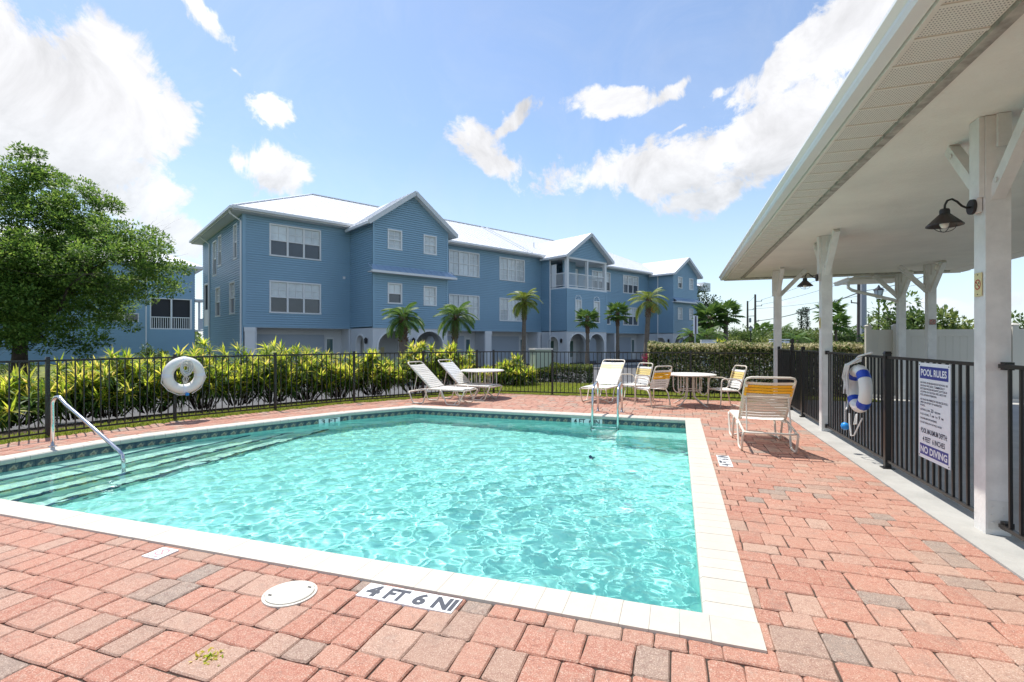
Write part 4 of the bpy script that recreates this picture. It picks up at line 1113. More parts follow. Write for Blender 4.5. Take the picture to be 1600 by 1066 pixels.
# ------------------------------------------------------------------ the blue apartment buildings
AB = R(48.69)
UB = Vector(cw(math.sin(AB), math.cos(AB))); NB = Vector(cw(math.cos(AB), -math.sin(AB)))
def frame_at(px, Z):
    p0 = Vector(at(px, Z))
    def BW(u, v, z): return (p0.x+UB.x*u+NB.x*v, p0.y+UB.y*u+NB.y*v, z)
    return BW
GZ = -.2
def fhex(mb, fm, s0, s1, z0, z1, o0, o1):
    mb.hexa([fm(s0, z0, o0), fm(s1, z0, o0), fm(s1, z0, o1), fm(s0, z0, o1), fm(s0, z1, o0), fm(s1, z1, o0), fm(s1, z1, o1), fm(s0, z1, o1)])
def siding(mb, fm, span, z0, z1, holes=(), row=.115):
    """lapped boards: each course leans out at its lower edge; openings are left out"""
    zs = {round(z0, 4), round(z1, 4)}
    k = 1
    while z0+k*row < z1: zs.add(round(z0+k*row, 4)); k += 1
    for h in holes:
        for z in h[2:4]:
            if z0 < z < z1: zs.add(round(z, 4))
    zs = sorted(zs)
    for a, b in zip(zs[:-1], zs[1:]):
        if b-a < 1e-3: continue
        q = (a-z0)/row % 1.0
        if q > .999: q = 0
        sa, sb = span(a), span(b)
        if sa[1]-sa[0] < .01: continue
        cuts = sorted((h[0], h[1]) for h in holes if h[2] < (a+b)/2 < h[3])
        xs = [sa[0]] + [p for c in cuts for p in c] + [sa[1]]
        xt = [sb[0]] + [p for c in cuts for p in c] + [sb[1]]
        dp = .045; k_ = (.70-q)*row/(b-a)                # share of this strip that is board face, the rest is the shadow groove
        k_ = min(max(k_, 0), 1); zm = a+(b-a)*k_
        for i in range(0, len(xs), 2):
            if xs[i+1]-xs[i] < .005: continue
            xm0, xm1 = xs[i]+(xt[i]-xs[i])*k_, xs[i+1]+(xt[i+1]-xs[i+1])*k_
            if k_ > 0:
                mb.poly([fm(xs[i], a, dp), fm(xs[i+1], a, dp), fm(xm1, zm, dp-.008), fm(xm0, zm, dp-.008)])
                mb.poly([fm(xs[i], a, 0), fm(xs[i+1], a, 0), fm(xs[i+1], a, dp), fm(xs[i], a, dp)])
                mb.poly([fm(xm0, zm, dp-.008), fm(xm1, zm, dp-.008), fm(xm1, zm, 0), fm(xm0, zm, 0)])
            if k_ < 1: mb.poly([fm(xm0, zm, 0), fm(xm1, zm, 0), fm(xt[i+1], b, 0), fm(xt[i], b, 0)])
def window(par, fm, s0, s1, z0, z1, cols=1, lower='pane_dark', arch=False, trim=.07):
    mb = MB(); T, t = trim, .045
    fhex(mb, fm, s0-T, s1+T, z1, z1+T, -.06, .060); fhex(mb, fm, s0-T-.01, s1+T+.01, z0-T, z0, -.06, .068)
    fhex(mb, fm, s0-T, s0, z0, z1, -.06, .059); fhex(mb, fm, s1, s1+T, z0, z1, -.06, .059)
    w = (s1-s0)/cols; zm = (z0+z1)/2
    for i in range(1, cols): fhex(mb, fm, s0+i*w-t, s0+i*w+t, z0, z1, -.06, .026)
    for i in range(cols):
        a, b = s0+i*w+(t if i else 0), s0+(i+1)*w-(t if i < cols-1 else 0)
        fhex(mb, fm, a, b, zm-.028, zm+.028, -.05, .012)
        fhex(mb, fm, (a+b)/2-.011, (a+b)/2+.011, zm+.028, z1, -.03, -.012); fhex(mb, fm, a, b, (zm+z1)/2-.011, (zm+z1)/2+.011, -.03, -.0125)
        if lower == 'pane_light': 
            fhex(mb, fm, (a+b)/2-.011, (a+b)/2+.011, z0, zm-.028, -.03, -.012); fhex(mb, fm, a, b, (zm+z0)/2-.011, (zm+z0)/2+.011, -.03, -.0125)
    f = mb.build('window', MAT['trim'], par)
    for i in range(cols):
        a, b = s0+i*w+(t if i else 0), s0+(i+1)*w-(t if i < cols-1 else 0)
        for za, zb, m in ((zm, z1, 'pane_light'), (z0, zm, lower)):
            mb = MB(); fhex(mb, fm, a, b, za, zb, -.055, -.035); mb.build('pane', MAT[m], f)
    return f
def arch_wall(par, fm, s0, s1, z0, z1, arches, th=.22):
    """stucco wall with round headed openings that reach the ground"""
    P = [(s0, z0), (s0, z1), (s1, z1), (s1, z0)]
    for a, b, zs in sorted(arches, reverse=True):
        r = (b-a)/2; c = (a+b)/2
        P.append((b, z0))
        for k in range(0, 15): q = math.pi*k/14; P.append((c+r*math.cos(q), zs+min(r, z1-.15-zs)*math.sin(q)))
        P.append((a, z0))
    tr = tessellate_polygon([[Vector((x, y, 0)) for x, y in P]])
    mb = MB(); m = len(P)
    mb.v = [fm(x, y, 0) for x, y in P] + [fm(x, y, -th) for x, y in P]
    for q in tr: mb.f.append(tuple(q)); mb.f.append(tuple(m+i for i in q)[::-1])
    for i in range(m): j = (i+1) % m; mb.f.append((i, j, m+j, m+i))
    w = mb.build('arch_wall', MAT['stucco'], par)
    mb = MB()
    for a, b, zs in arches:
        r = (b-a)/2; c = (a+b)/2; rz_ = min(r, z1-.15-zs)
        pts = [(b, z0)] + [(c+r*math.cos(math.pi*k/14), zs+rz_*math.sin(math.pi*k/14)) for k in range(15)] + [(a, z0)]
        out = [(b+.09, z0)] + [(c+(r+.09)*math.cos(math.pi*k/14), zs+(rz_+.09)*math.sin(math.pi*k/14)) for k in range(15)] + [(a-.09, z0)]
        for i in range(len(pts)-1):
            mb.hexa([fm(*pts[i], .003), fm(*pts[i+1], .003), fm(*out[i+1], .003), fm(*out[i], .003), fm(*pts[i], .03), fm(*pts[i+1], .03), fm(*out[i+1], .03), fm(*out[i], .03)])
    mb.build('arch_trim', MAT['trim'], w)
def garage(par, fm, s0, s1, d=-1.1):
    mb = MB(); fhex(mb, fm, s0, s1, GZ, 2.2, d-.1, d); fhex(mb, fm, s0, s1, 2.14, 2.2, d, -.02)
    fhex(mb, fm, s0-.1, s0, GZ, 2.2, d, -.02); fhex(mb, fm, s1, s1+.1, GZ, 2.2, d, -.02)
    w = mb.build('garage_recess', MAT['stucco'], par)
    a, b = s0+.15, s0+(s1-s0)*.78; h = (1.78-GZ)/4
    mb = MB(); fhex(mb, fm, a-.06, b+.06, GZ, 1.84, d, d+.02); dr = mb.build('garage_door', MAT['door_grey'], par)
    for k in range(4):
        mb = MB(); fhex(mb, fm, a, b, GZ+k*h+.012, GZ+(k+1)*h-.012, d+.02, d+.045); mb.build('door_panel', MAT['door_grey'], dr)
    mb = MB(); fhex(mb, fm, b+.15, b+.60, GZ+.1, 1.7, d, d+.03); ed = mb.build('entry_door', MAT['trim'], par)
    mb = MB(); fhex(mb, fm, b+.22, b+.53, .5, 1.6, d+.03, d+.04); mb.build('door_glass', MAT['door_glass'], ed)
def gable(par, BW, uL, uR, vf, ze, zp, vback_e, vback_p, over=.38, ov_front=.42, mat='roof'):
    """gabled roof over a projecting bay: ridge runs back into the main roof"""
    uc = (uL+uR)/2; th = .16
    sl = (zp-ze)/((uR-uL)/2); el = ze - sl*over
    mb = MB(); A = lambda u, v, z: BW(u, v, z)
    for s in (-1, 1):
        ue = uc + s*((uR-uL)/2+over)
        q = [(ue, vf+ov_front, el), (uc, vf+ov_front, zp), (uc, vback_p, zp), (ue, vback_e, el)]
        mb.hexa([A(*p) for p in q] + [A(p[0], p[1], p[2]+th) for p in q])
        n_ = int((vf+ov_front-vback_e)/.41)
        for k in range(n_+1):                         # standing seams
            v = vf+ov_front-.03-k*.41
            mb.bar(A(ue, v, el+th+.012), A(uc, v, zp+th+.012), .022, .03)
    r = mb.build('gable_roof', MAT[mat], par)
    mb = MB()
    for s in (-1, 1):
        ue = uc + s*((uR-uL)/2+over+.02)
        mb.bar(A(ue, vf+ov_front+.012, el+th*.35), A(uc, vf+ov_front+.012, zp+th*.35), .024, .22)
        mb.bar(A(ue, vf+ov_front, el+.05), A(ue, vback_e, el+.05), .10, .13)
    mb.build('rake_board', MAT['eave'], r)
    return sl
def downspout(par, pts):
    mb = MB(); mb.tube(pts, .045, 6); mb.build('downspout', MAT['trim'], par)
EZ = 7.6
def main_building():
    BW = frame_at(380, 23.6)
    root = thing('apartment_building', 'long blue three storey apartment building with white metal roofs and gabled bays', 'building', BW(19, -4.9, GZ))
    L, Dp = 38.0, 9.8
    front = lambda s, z, o: BW(s, o, z)
    left = lambda s, z, o: BW(-o, s, z)
    wins = [(1.16, 3.66), (11.7, 14.1), (15.85, 18.19), (25.7, 28.1), (29.91, 32.19)]
    low = ['pane_dark', 'pane_light', 'pane_light', 'pane_dark', 'pane_dark']
    holes = [(a, b, z0, z1) for a, b in wins for z0, z1 in ((2.89, 4.48), (5.70, 7.28))]
    holes += [(22.6, 24.0, 5.35, 7.2)]
    mb = MB(); siding(mb, front, lambda z: (0, L), 2.24, EZ, holes); mb.build('siding', MAT['siding'], root)
    for (a, b), l in zip(wins, low):
        for z0, z1 in ((2.89, 4.48), (5.70, 7.28)): window(root, front, a+.06, b-.06, z0+.06, z1-.06, 3, l)
    # left end wall
    sw = [(-1.75, -1.0, 5.55, 7.3), (-5.3, -4.5, 5.6, 7.3), (-6.7, -5.75, 5.2, 7.2), (-2.6, -1.45, 2.85, 4.5), (-6.0, -4.8, 2.85, 4.5), (-9.4, -8.1, 2.4, 5.0)]
    mb = MB(); siding(mb, left, lambda z: (-Dp, 0), GZ, EZ, sw); mb.build('siding', MAT['siding'], root)
    for h in sw[:5]: window(root, left, h[0]+.07, h[1]-.07, h[2]+.07, h[3]-.07, 1, 'pane_dark')
    mb = MB(); h = sw[5]; fhex(mb, left, h[0], h[1], h[2], h[2]+1, -.05, .02); fhex(mb, left, h[0], h[0]+.12, h[2], h[3], -.05, .04); fhex(mb, left, h[1]-.12, h[1], h[2], h[3], -.05, .04); fhex(mb, left, h[0], h[1], h[3]-.1, h[3], -.05, .04)
    pf = mb.build('porch_frame', MAT['trim'], root); mb = MB(); fhex(mb, left, h[0], h[1], h[2]+1, h[3], -.2, -.1); mb.build('porch_screen', MAT['screen'], pf)
    # remaining outer walls
    mb = MB()
    right = lambda s, z, o: BW(L+o, s, z); back = lambda s, z, o: BW(s, -Dp-o, z)
    siding(mb, right, lambda z: (-Dp, 0), GZ, EZ); siding(mb, back, lambda z: (0, L), GZ, EZ, row=.23)
    mb.build('siding', MAT['siding'], root)
    mb = MB(); fhex(mb, left, -.10, .02, GZ, EZ, .0, .049); fhex(mb, front, -.035, .10, 2.24, EZ, .0, .05); fhex(mb, front, 0, L, 2.16, 2.24, -.05, .03)
    mb.build('corner_board', MAT['siding'], root)
    # ground storey columns and garages
    def column(a, b, v=0):
        mb = MB(); fhex(mb, front, a, b, GZ, 2.16, v-.5, v+.02); c = mb.build('column', MAT['trim'], root)
        mb = MB(); fhex(mb, front, a-.03, b+.03, 1.95, 2.16, v-.5, v+.05); mb.build('capital', MAT['trim'], c)
    for a, b in ((0.06, .5), (14.63, 15.15), (28.8, 29.06), (33.6, 33.85), (19.6, 19.84), (9.82, 10.0)): column(a, b)
    garage(root, front, .6, 5.2); garage(root, front, 10.1, 14.6); garage(root, front, 15.2, 19.55); garage(root, front, 24.4, 28.75); garage(root, front, 29.1, 33.55)
    # main hip roof
    o = .55; ze = EZ+.02; zr = 10.38; hd = (Dp+2*o)/2; vr = -Dp/2
    C_ = [(-o, o), (L+o, o), (L+o, -Dp-o), (-o, -Dp-o)]; r0, r1 = (hd-o, vr), (L-hd+o, vr)
    mb = MB(); B = lambda p, z: BW(p[0], p[1], z)
    th = .14
    for q in ([(*C_[0], ze), (*C_[1], ze), (*r1, zr), (*r0, zr)], [(*C_[2], ze), (*C_[3], ze), (*r0, zr), (*r1, zr)], [(*C_[3], ze), (*C_[0], ze), (*r0, zr)], [(*C_[1], ze), (*C_[2], ze), (*r1, zr)]):
        mb.poly([BW(u, v, z+th) for u, v, z in q])
    sl = (zr-ze)/hd; u = -o+.2
    while u < L+o:                                     # seams on the front and left slopes
        run = min(hd, u+o, L+o-u)
        if run > .1: mb.bar(BW(u, o, ze+th+.012), BW(u, o-run, ze+th+.012+sl*run), .024, .03)
        u += .41
    v = o-.2
    while v > -Dp-o:
        run = min(hd, o-v, v+Dp+o)
        if run > .1: mb.bar(BW(-o, v, ze+th+.012), BW(-o+run, v, ze+th+.012+sl*run), .024, .03)
        v -= .41
    mb.bar(BW(*r0, zr+th+.02), BW(*r1, zr+th+.02), .2, .05)
    for c in (C_[0], C_[3]): mb.bar(BW(*c, ze+th+.02), BW(*r0, zr+th+.02), .16, .04)
    for ux in (18.0, 18.5): mb.bar(BW(ux, o, ze+th+.03), BW(ux, vr, zr+th+.03), .10, .09)
    rf = mb.build('roof', MAT['roof'], root)
    mb = MB()
    mb.poly([BW(-o, o, ze-.06), BW(L+o, o, ze-.06), BW(L+o, -Dp-o, ze-.06), BW(-o, -Dp-o, ze-.06)]); mb.build('soffit', MAT['eave'], rf)
    mb = MB()
    for a, b in zip(C_, C_[1:]+C_[:1]): mb.bar(BW(*a, ze+.045), BW(*b, ze+.045), .03, .21)
    mb.build('fascia', MAT['eave'], rf)
    for pa, pb in (((-o, o+.075), (5.0, o+.075)), ((10.3, o+.075), (19.4, o+.075)), ((24.9, o+.075), (33.4, o+.075)), ((-o-.075, o), (-o-.075, -Dp-o))):
        mb = MB(); mb.bar(BW(*pa, ze+.06), BW(*pb, ze+.06), .12, .12); mb.build('gutter', MAT['trim'], rf)
    mb = MB(); mb.lathe([(.05, 0), (.05, .55)], BW(20.3, -1.2, 8.5), 8); mb.build('vent_pipe', MAT['trim'], rf)
    downspout(root, [BW(-o-.06, .12, ze), BW(-o-.02, .10, ze-.15), BW(-.09, -.05, ze-.42), BW(-.09, -.05, GZ)])
    downspout(root, [BW(-o-.06, -7.6, ze), BW(-.09, -7.5, ze-.42), BW(-.09, -7.5, GZ)])
    for u in (4.9, 19.0, 24.6):                          # small vents on the wall
        mb = MB(); fhex(mb, front, u-.06, u+.06, 4.85, 4.98, .0, .09); mb.build('wall_vent', MAT['trim'], root)
    # projecting bays
    def bay(u0, u1, v, zp, arches, side_arch):
        fr = lambda s, z, o: BW(s, v+o, z); ls = lambda s, z, o: BW(u0-o, s, z); rs = lambda s, z, o: BW(u1+o, s, z)
        uc = (u0+u1)/2; hw = (u1-u0)/2; ze_ = 7.62
        return fr, ls, rs, uc, hw, ze_
    for bi, (u0, u1, v, zp) in enumerate(((5.29, 9.79, 2.7, 9.28), (19.9, 24.35, 2.55, 9.18), (33.9, 38.0, 2.5, 8.95))):
        fr = lambda s, z, o, v=v: BW(s, v+o, z); ls = lambda s, z, o, u0=u0: BW(u0-o, s, z); rs = lambda s, z, o, u1=u1: BW(u1+o, s, z)
        uc, hw, zee = (u0+u1)/2, (u1-u0)/2, 7.62
        mb = MB()
        if bi != 1:
            k = (u1-u0)/4.5
            W4 = [(u0+.81*k, u0+1.62*k, z0, z1) for z0, z1 in ((3.44, 4.51), (6.26, 7.29))] + [(u0+2.94*k, u0+3.75*k, z0, z1) for z0, z1 in ((3.44, 4.50), (6.25, 7.29))]
            siding(mb, fr, lambda z: (u0, u1) if z <= zee else (u0+(z-zee)/(zp-zee)*hw, u1-(z-zee)/(zp-zee)*hw), 2.24, zp-.02, W4)
            siding(mb, ls, lambda z: (0, v), 2.24, zee+.1); siding(mb, rs, lambda z: (0, v), 2.24, zee+.1)
            mb.build('siding', MAT['siding'], root)
            for i, h in enumerate(W4): window(root, fr, h[0]+.06, h[1]-.06, h[2]+.06, h[3]-.06, 1, 'pane_dark' if (bi, i) in ((0, 0), (2, 1)) else 'pane_light')
            # pent roof between the storeys
            mb = MB(); q = [fr(u0-.28, 5.05, .55), fr(u1+.28, 5.05, .55), fr(u1+.05, 5.40, .0), fr(u0-.05, 5.40, .0)]
            mb.hexa([(p[0], p[1], p[2]-.04) for p in q] + q)
            for j in range(14): uu = u0-.25+j*(u1-u0+.5)/13; mb.bar(fr(uu, 5.065, .53), fr(uu, 5.40, .0), .025, .03)
            pr_ = mb.build('pent_roof', MAT['roof_blue'], root)
            mb = MB(); fhex(mb, fr, u0-.30, u1+.30, 4.93, 5.04, .42, .56); fhex(mb, fr, u0-.28, u1+.28, 4.96, 5.0, .02, .42); mb.build('pent_fascia', MAT['trim'], pr_)
        else:
            siding(mb, fr, lambda z: (u0, u1), 2.24, 5.22, [(20.78, 21.42, 2.86, 4.45), (22.82, 23.48, 2.86, 4.45)])
            siding(mb, ls, lambda z: (0, v), 2.24, 5.22); siding(mb, rs, lambda z: (0, v), 2.24, 5.22)
            siding(mb, fr, lambda z: (u0, u1) if z <= zee else (u0+(z-zee)/(zp-zee)*hw, u1-(z-zee)/(zp-zee)*hw), 7.45, zp-.02)
            mid = lambda s, z, o: BW(s, .35-o*0+o, z)
            siding(mb, ls, lambda z: (0, .9), 5.22, 7.6); 
            siding(mb, lambda s, z, o: BW(22.2-o, s, z), lambda z: (.0, 1.3), 5.3, 7.5)
            siding(mb, lambda s, z, o: BW(s, 1.3+o, z), lambda z: (u0+.9, 22.2), 5.3, 7.5)
            mb.build('siding', MAT['siding'], root)
            for a, b in ((20.82, 21.38), (22.86, 23.44)):
                window(root, fr, a, b, 2.92, 4.40, 1, 'pane_light' if a < 21 else 'pane_dark')
                mb = MB(); c = (a+b)/2; r_ = (b-a)/2
                pts = [(c+r_*math.cos(math.pi*k/10), 4.48+r_*math.sin(math.pi*k/10)) for k in range(11)]
                mb.poly([fr(x, z, .02) for x, z in pts]); fan = mb.build('pane', MAT['pane_dark'], root)
                mb = MB()
                for k in range(10):
                    (xa, za), (xb, zb) = pts[k], pts[k+1]; e = lambda x, z, g: (c+(x-c)*g, 4.48+(z-4.48)*g)
                    q = [e(xa, za, 1), e(xb, zb, 1), e(xb, zb, 1.25), e(xa, za, 1.25)]
                    mb.hexa([fr(*p, .0) for p in q] + [fr(*p, .04) for p in q])
                for k in (2, 5, 8): mb.bar(fr(c, 4.48, .026), fr(*pts[k], .026), .02, .012)
                mb.build('fan_frame', MAT['trim'], fan)
            mb = MB(); fhex(mb, fr, u0, u1, 5.20, 5.32, -v+.02, .03); mb.build('balcony_floor', MAT['trim'], root)
            mb = MB(); fhex(mb, fr, u0-.02, u1+.02, 7.33, 7.47, -.14, .03); fhex(mb, ls, .5, v, 7.33, 7.47, -.14, .02); fhex(mb, rs, .5, v, 7.33, 7.47, -.14, .02); mb.build('balcony_beam', MAT['trim'], root)
            mb = MB(); fhex(mb, fr, u0, u1, 7.40, 7.44, -v, -.15); mb.build('balcony_ceiling', MAT['eave'], root)
            for a, w_ in ((u0, .22), (22.1, .12), (u1-.22, .22)):
                mb = MB(); fhex(mb, fr, a, a+w_, 5.32, 7.33, -.2, .015); mb.build('balcony_post', MAT['trim'], root)
            mb = MB()
            for g, s0, s1 in ((fr, u0+.2, u1-.2), (ls, .9, v-.1), (rs, .4, v-.1)):
                fhex(mb, g, s0, s1, 6.28, 6.34, -.11, -.05); fhex(mb, g, s0, s1, 5.42, 5.47, -.10, -.06)
                nn_ = int((s1-s0)/.11)
                for k in range(nn_+1): x_ = s0+(s1-s0)*k/nn_; fhex(mb, g, x_-.011, x_+.011, 5.47, 6.28, -.09, -.07)
            stuff(mb.build('railing', MAT['trim'], root))
            mb = MB(); fhex(mb, front, 22.65, 23.95, 5.35, 7.2, -.02, .03); dr = mb.build('balcony_door', MAT['trim'], root)
            for k in range(2): mb = MB(); fhex(mb, front, 22.72+k*.6, 23.26+k*.6, 5.45, 7.1, .03, .04); mb.build('pane', MAT['pane_light'], dr)
            mb = MB(); fhex(mb, ls, 1.05, 1.5, 5.35, 7.0, -.06, .0); mb.build('side_door', MAT['trim'], root)
        # corner boards, gable roof, arches, downspouts
        mb = MB()
        ztop = zee if bi != 1 else 5.2
        for s0 in (u0-.02, u1-.08): fhex(mb, fr, s0, s0+.10, 2.24, ztop, .0, .05)
        fhex(mb, fr, u0, u1, 2.17, 2.25, -.05, .036); mb.build('corner_board', MAT['siding'] if bi != 1 else MAT['siding'], root)
        gable(root, BW, u0, u1, v, zee, zp, .3, -2.9 if bi != 2 else -2.2)
        k = (u1-u0)/4.5
        arch_wall(root, fr, u0, u1, GZ, 2.17, [(u0+.30*k, u0+2.12*k, 1.22), (u0+2.45*k, u0+4.2*k, 1.22)])
        arch_wall(root, ls, 0.02, v-.222, GZ, 2.17, [(.75, 1.75, 1.3)]); arch_wall(root, rs, 0.02, v-.222, GZ, 2.17, [(.75, 1.75, 1.3)])
        mb = MB(); fhex(mb, front, u0+.22, u1-.22, GZ, 2.17, -.2, .06); mb.build('porch_wall', MAT['stucco'], root)
        for a in (u0+.6, u0+2.8):
            mb = MB(); fhex(mb, front, a, a+.95, GZ, 1.72, .06, .10); d_ = mb.build('entry_door', MAT['trim'], root)
            mb = MB(); fhex(mb, front, a+.14, a+.62, .25, 1.5, .10, .112); mb.build('door_glass', MAT['door_glass'], d_)
        mb = MB(); fhex(mb, front, u0+1.75, u0+1.95, .55, 1.15, .06, .09); mb.build('notice_board', MAT['sign_cream'], root)
        for g, s in ((fr, u0+2.28*k), (ls, 2.1)):
            p = g(s, 1.52, .10); mb = MB(); mb.lathe([(.03, -.17), (.075, -.10), (.085, .04), (.10, .06), (.03, .16)], p, 10); mb.bar(g(s, 1.60, .0), g(s, 1.60, .10), .03, .03); mb.build('porch_lamp', MAT['lamp_black'], root)
        if bi: downspout(root, [ls(1.0, 7.55, .08), ls(1.0, GZ, .08)])
main_building()

def left_building():
    BW = frame_at(304, 41.8)
    root = thing('apartment_building', 'blue apartment building behind the big leafy tree, with screened corner porch', 'building', BW(-8, -4, GZ))
    front = lambda s, z, o: BW(s, o, z); right = lambda s, z, o: BW(o, s, z); left = lambda s, z, o: BW(-24-o, s, z)
    wl = [(-8.3, -6.9, 2.62, 4.1), (-12.5, -10.6, 2.9, 4.4), (-12.5, -10.6, 5.7, 7.2), (-17.5, -15.6, 2.9, 4.4), (-17.5, -15.6, 5.7, 7.2), (-5.6, -3.75, 3.0, 3.7)]
    porch = (-3.05, -.18, 2.45, 5.0)
    mb = MB(); siding(mb, front, lambda z: (-24, 0), GZ, EZ, wl[1:] + [porch]); siding(mb, right, lambda z: (-10, 0), GZ, EZ, row=.2); siding(mb, left, lambda z: (-10, 0), GZ, EZ, row=.2); siding(mb, lambda s, z, o: BW(s, -10-o, z), lambda z: (-24, 0), GZ, EZ, row=.25)
    mb.build('siding', MAT['siding'], root)
    for h in wl[1:5]: window(root, front, h[0]+.06, h[1]-.06, h[2]+.06, h[3]-.06, 2, 'pane_dark')
    h = wl[5]; mb = MB(); fhex(mb, front, h[0], h[1], h[2], h[3], -.05, .01); f = mb.build('window', MAT['trim'], root)
    for a, b in ((h[0]+.08, (h[0]+h[1])/2-.05), ((h[0]+h[1])/2+.05, h[1]-.08)): mb = MB(); fhex(mb, front, a, b, h[2]+.08, h[3]-.08, .01, .02); mb.build('pane', MAT['pane_dark'], f)
    a, b, z0, z1 = porch; mid = (a+b)/2
    mb = MB()
    for s0, s1 in ((a, a+.08), (mid-.06, mid+.06), (b-.14, b)): fhex(mb, front, s0, s1, z0, z1, -.1, .03)
    fhex(mb, front, a+.08, b-.14, z1-.08, z1, -.1, .025); fhex(mb, front, a+.08, b-.14, z0, z0+.09, -.1, .026); fhex(mb, front, a+.08, b-.14, z0+.95, z0+1.02, -.1, .024)
    pf = mb.build('porch_frame', MAT['trim'], root)
    mb = MB(); fhex(mb, front, a+.08, b-.14, z0+.09, z1-.08, -.25, -.15); mb.build('porch_screen', MAT['screen'], pf)
    for k in range(18):
        x = a+.15+k*(b-a-.36)/17; mb = MB(); fhex(mb, front, x-.022, x+.022, z0+.09, z0+.95, -.06, -.02); mb.build('baluster', MAT['trim'], pf)
    # side porch that shows past the corner
    mb = MB(); fhex(mb, right, -3, -.2, z0-.1, z0, .02, .9); fhex(mb, right, -3, -.2, z1-.05, z1+.05, .02, 1.0)
    for v in (-.3, -2.9): fhex(mb, right, v-.07, v+.07, z0, z1-.05, .72, .88)
    mb.build('side_porch', MAT['trim'], root)
    mb = MB()
    for k in range(24): v = -.4-k*.1; fhex(mb, right, v-.012, v+.012, z0+.06, z0+.95, .78, .81)
    fhex(mb, right, -2.9, -.3, z0+.95, z0+1.0, .77, .82); stuff(mb.build('railing', MAT['trim'], root))
    downspout(root, [front(-3.3, 7.5, .06), front(-3.3, GZ, .06)])
    o = .6; ze = EZ; zr = 10.3; mb = MB(); C_ = [(-24-o, o), (o, o), (o, -10-o), (-24-o, -10-o)]; r0, r1 = (-24+5, -5), (-5, -5)
    for q in ([(*C_[0], ze), (*C_[1], ze), (*r1, zr), (*r0, zr)], [(*C_[2], ze), (*C_[3], ze), (*r0, zr), (*r1, zr)], [(*C_[3], ze), (*C_[0], ze), (*r0, zr)], [(*C_[1], ze), (*C_[2], ze), (*r1, zr)]): mb.poly([BW(u, v, z+.14) for u, v, z in q])
    sl = (zr-ze)/5.6; u = -24-o+.2
    while u < o:
        run = min(5.6, u+24+o, o-u)
        if run > .1: mb.bar(BW(u, o, ze+.152), BW(u, o-run, ze+.152+sl*run), .024, .03)
        u += .41
    rf = mb.build('roof', MAT['roof'], root)
    mb = MB(); mb.poly([BW(*c, ze-.05) for c in C_]); mb.build('soffit', MAT['eave'], rf)
    mb = MB()
    for a, b in zip(C_, C_[1:]+C_[:1]): mb.bar(BW(*a, ze+.04), BW(*b, ze+.04), .03, .2)
    mb.build('fascia', MAT['eave'], rf)
left_building()
# another block of the same kind far beyond the right end: only its white balconies show
def far_block():
    BW = frame_at(1101, 66)
    root = thing('apartment_building', 'distant white balconied building glimpsed past the far end of the blue building', 'building', BW(0, -4, GZ))
    mb = MB()
    for a, b in ((-12, 0),): mb.hexa([BW(a, -8, GZ), BW(b-1.5, -8, GZ), BW(b-1.5, 0, GZ), BW(a, 0, GZ), BW(a, -8, 8.6), BW(b-1.5, -8, 8.6), BW(b-1.5, 0, 8.6), BW(a, 0, 8.6)])
    mb.build('wall', MAT['siding'], root)
    for z in (2.4, 5.2, 8.0):
        mb = MB(); mb.hexa([BW(-1.7, -7, z), BW(0, -7, z), BW(0, .8, z), BW(-1.7, .8, z), BW(-1.7, -7, z+1.1), BW(0, -7, z+1.1), BW(0, .8, z+1.1), BW(-1.7, .8, z+1.1)]); mb.build('balcony', MAT['trim'], root)
    mb = MB(); mb.hexa([BW(-12.5, -8.5, 8.6), BW(-.6, -8.5, 8.6), BW(-.6, .6, 8.6), BW(-12.5, .6, 8.6), BW(-9, -5, 10.6), BW(-4, -5, 10.6), BW(-4, -3, 10.6), BW(-9, -3, 10.6)]); mb.build('roof', MAT['roof'], root)
far_block()

# ------------------------------------------------------------------ vegetation
def unit(v): return v/np.maximum(np.linalg.norm(v, axis=1, keepdims=True), 1e-6)
def leaf_quads(P, D, L, W, fold=.25):
    """one bent rhombus per leaf: base, side, tip, side"""
    n = len(P); D = unit(D); up = np.tile([0, 0, 1.0], (n, 1)) + rng.normal(0, .35, (n, 3))
    S = unit(np.cross(D, up)); Nn = np.cross(S, D)
    L = np.broadcast_to(L, n)[:, None]; W = np.broadcast_to(W, n)[:, None]
    a = P; b = P + D*L*.45 + S*W*.5 - Nn*W*fold*.5; c = P + D*L; d = P + D*L*.45 - S*W*.5 - Nn*W*fold*.5
    V = np.stack([a, b, c, d], 1).reshape(-1, 3)
    return V, np.arange(4*n).reshape(n, 4)
def blades(P, D, L, W, droop=.5, seg=2):
    """long leaf of seg bent segments"""
    n = len(P); D = unit(D); S = unit(np.cross(D, np.tile([0, 0, 1.0], (n, 1)) + rng.normal(0, .2, (n, 3))))
    L = np.broadcast_to(L, n)[:, None]; W = np.broadcast_to(W, n)[:, None]
    prof = [.35, 1, .75, .08] if seg == 3 else [.4, 1, .08]
    rows = []; cur = P.copy(); d = D.copy()
    for i in range(seg+1):
        rows.append(cur - S*W*prof[i]*.5); rows.append(cur + S*W*prof[i]*.5)
        cur = cur + d*L/seg; d = unit(d + np.array([0, 0, -droop/seg]))
    V = np.stack(rows, 1).reshape(-1, 3); k = 2*(seg+1); base = (np.arange(n)*k)[:, None]
    Fq = np.concatenate([base + np.array([[2*i, 2*i+1, 2*i+3, 2*i+2]]) for i in range(seg)], 0)
    return V, Fq
def fol(name, VF, mat, parent):
    V = np.concatenate([v for v, f in VF]); off = 0; Fs = []
    for v, f in VF: Fs.append(f+off); off += len(v)
    return put(name, np_mesh(name, V, np.concatenate(Fs), LEAF[mat], OFF.get(parent, (0, 0, 0))), parent)
def sphere_dirs(n): return unit(rng.normal(size=(n, 3)))
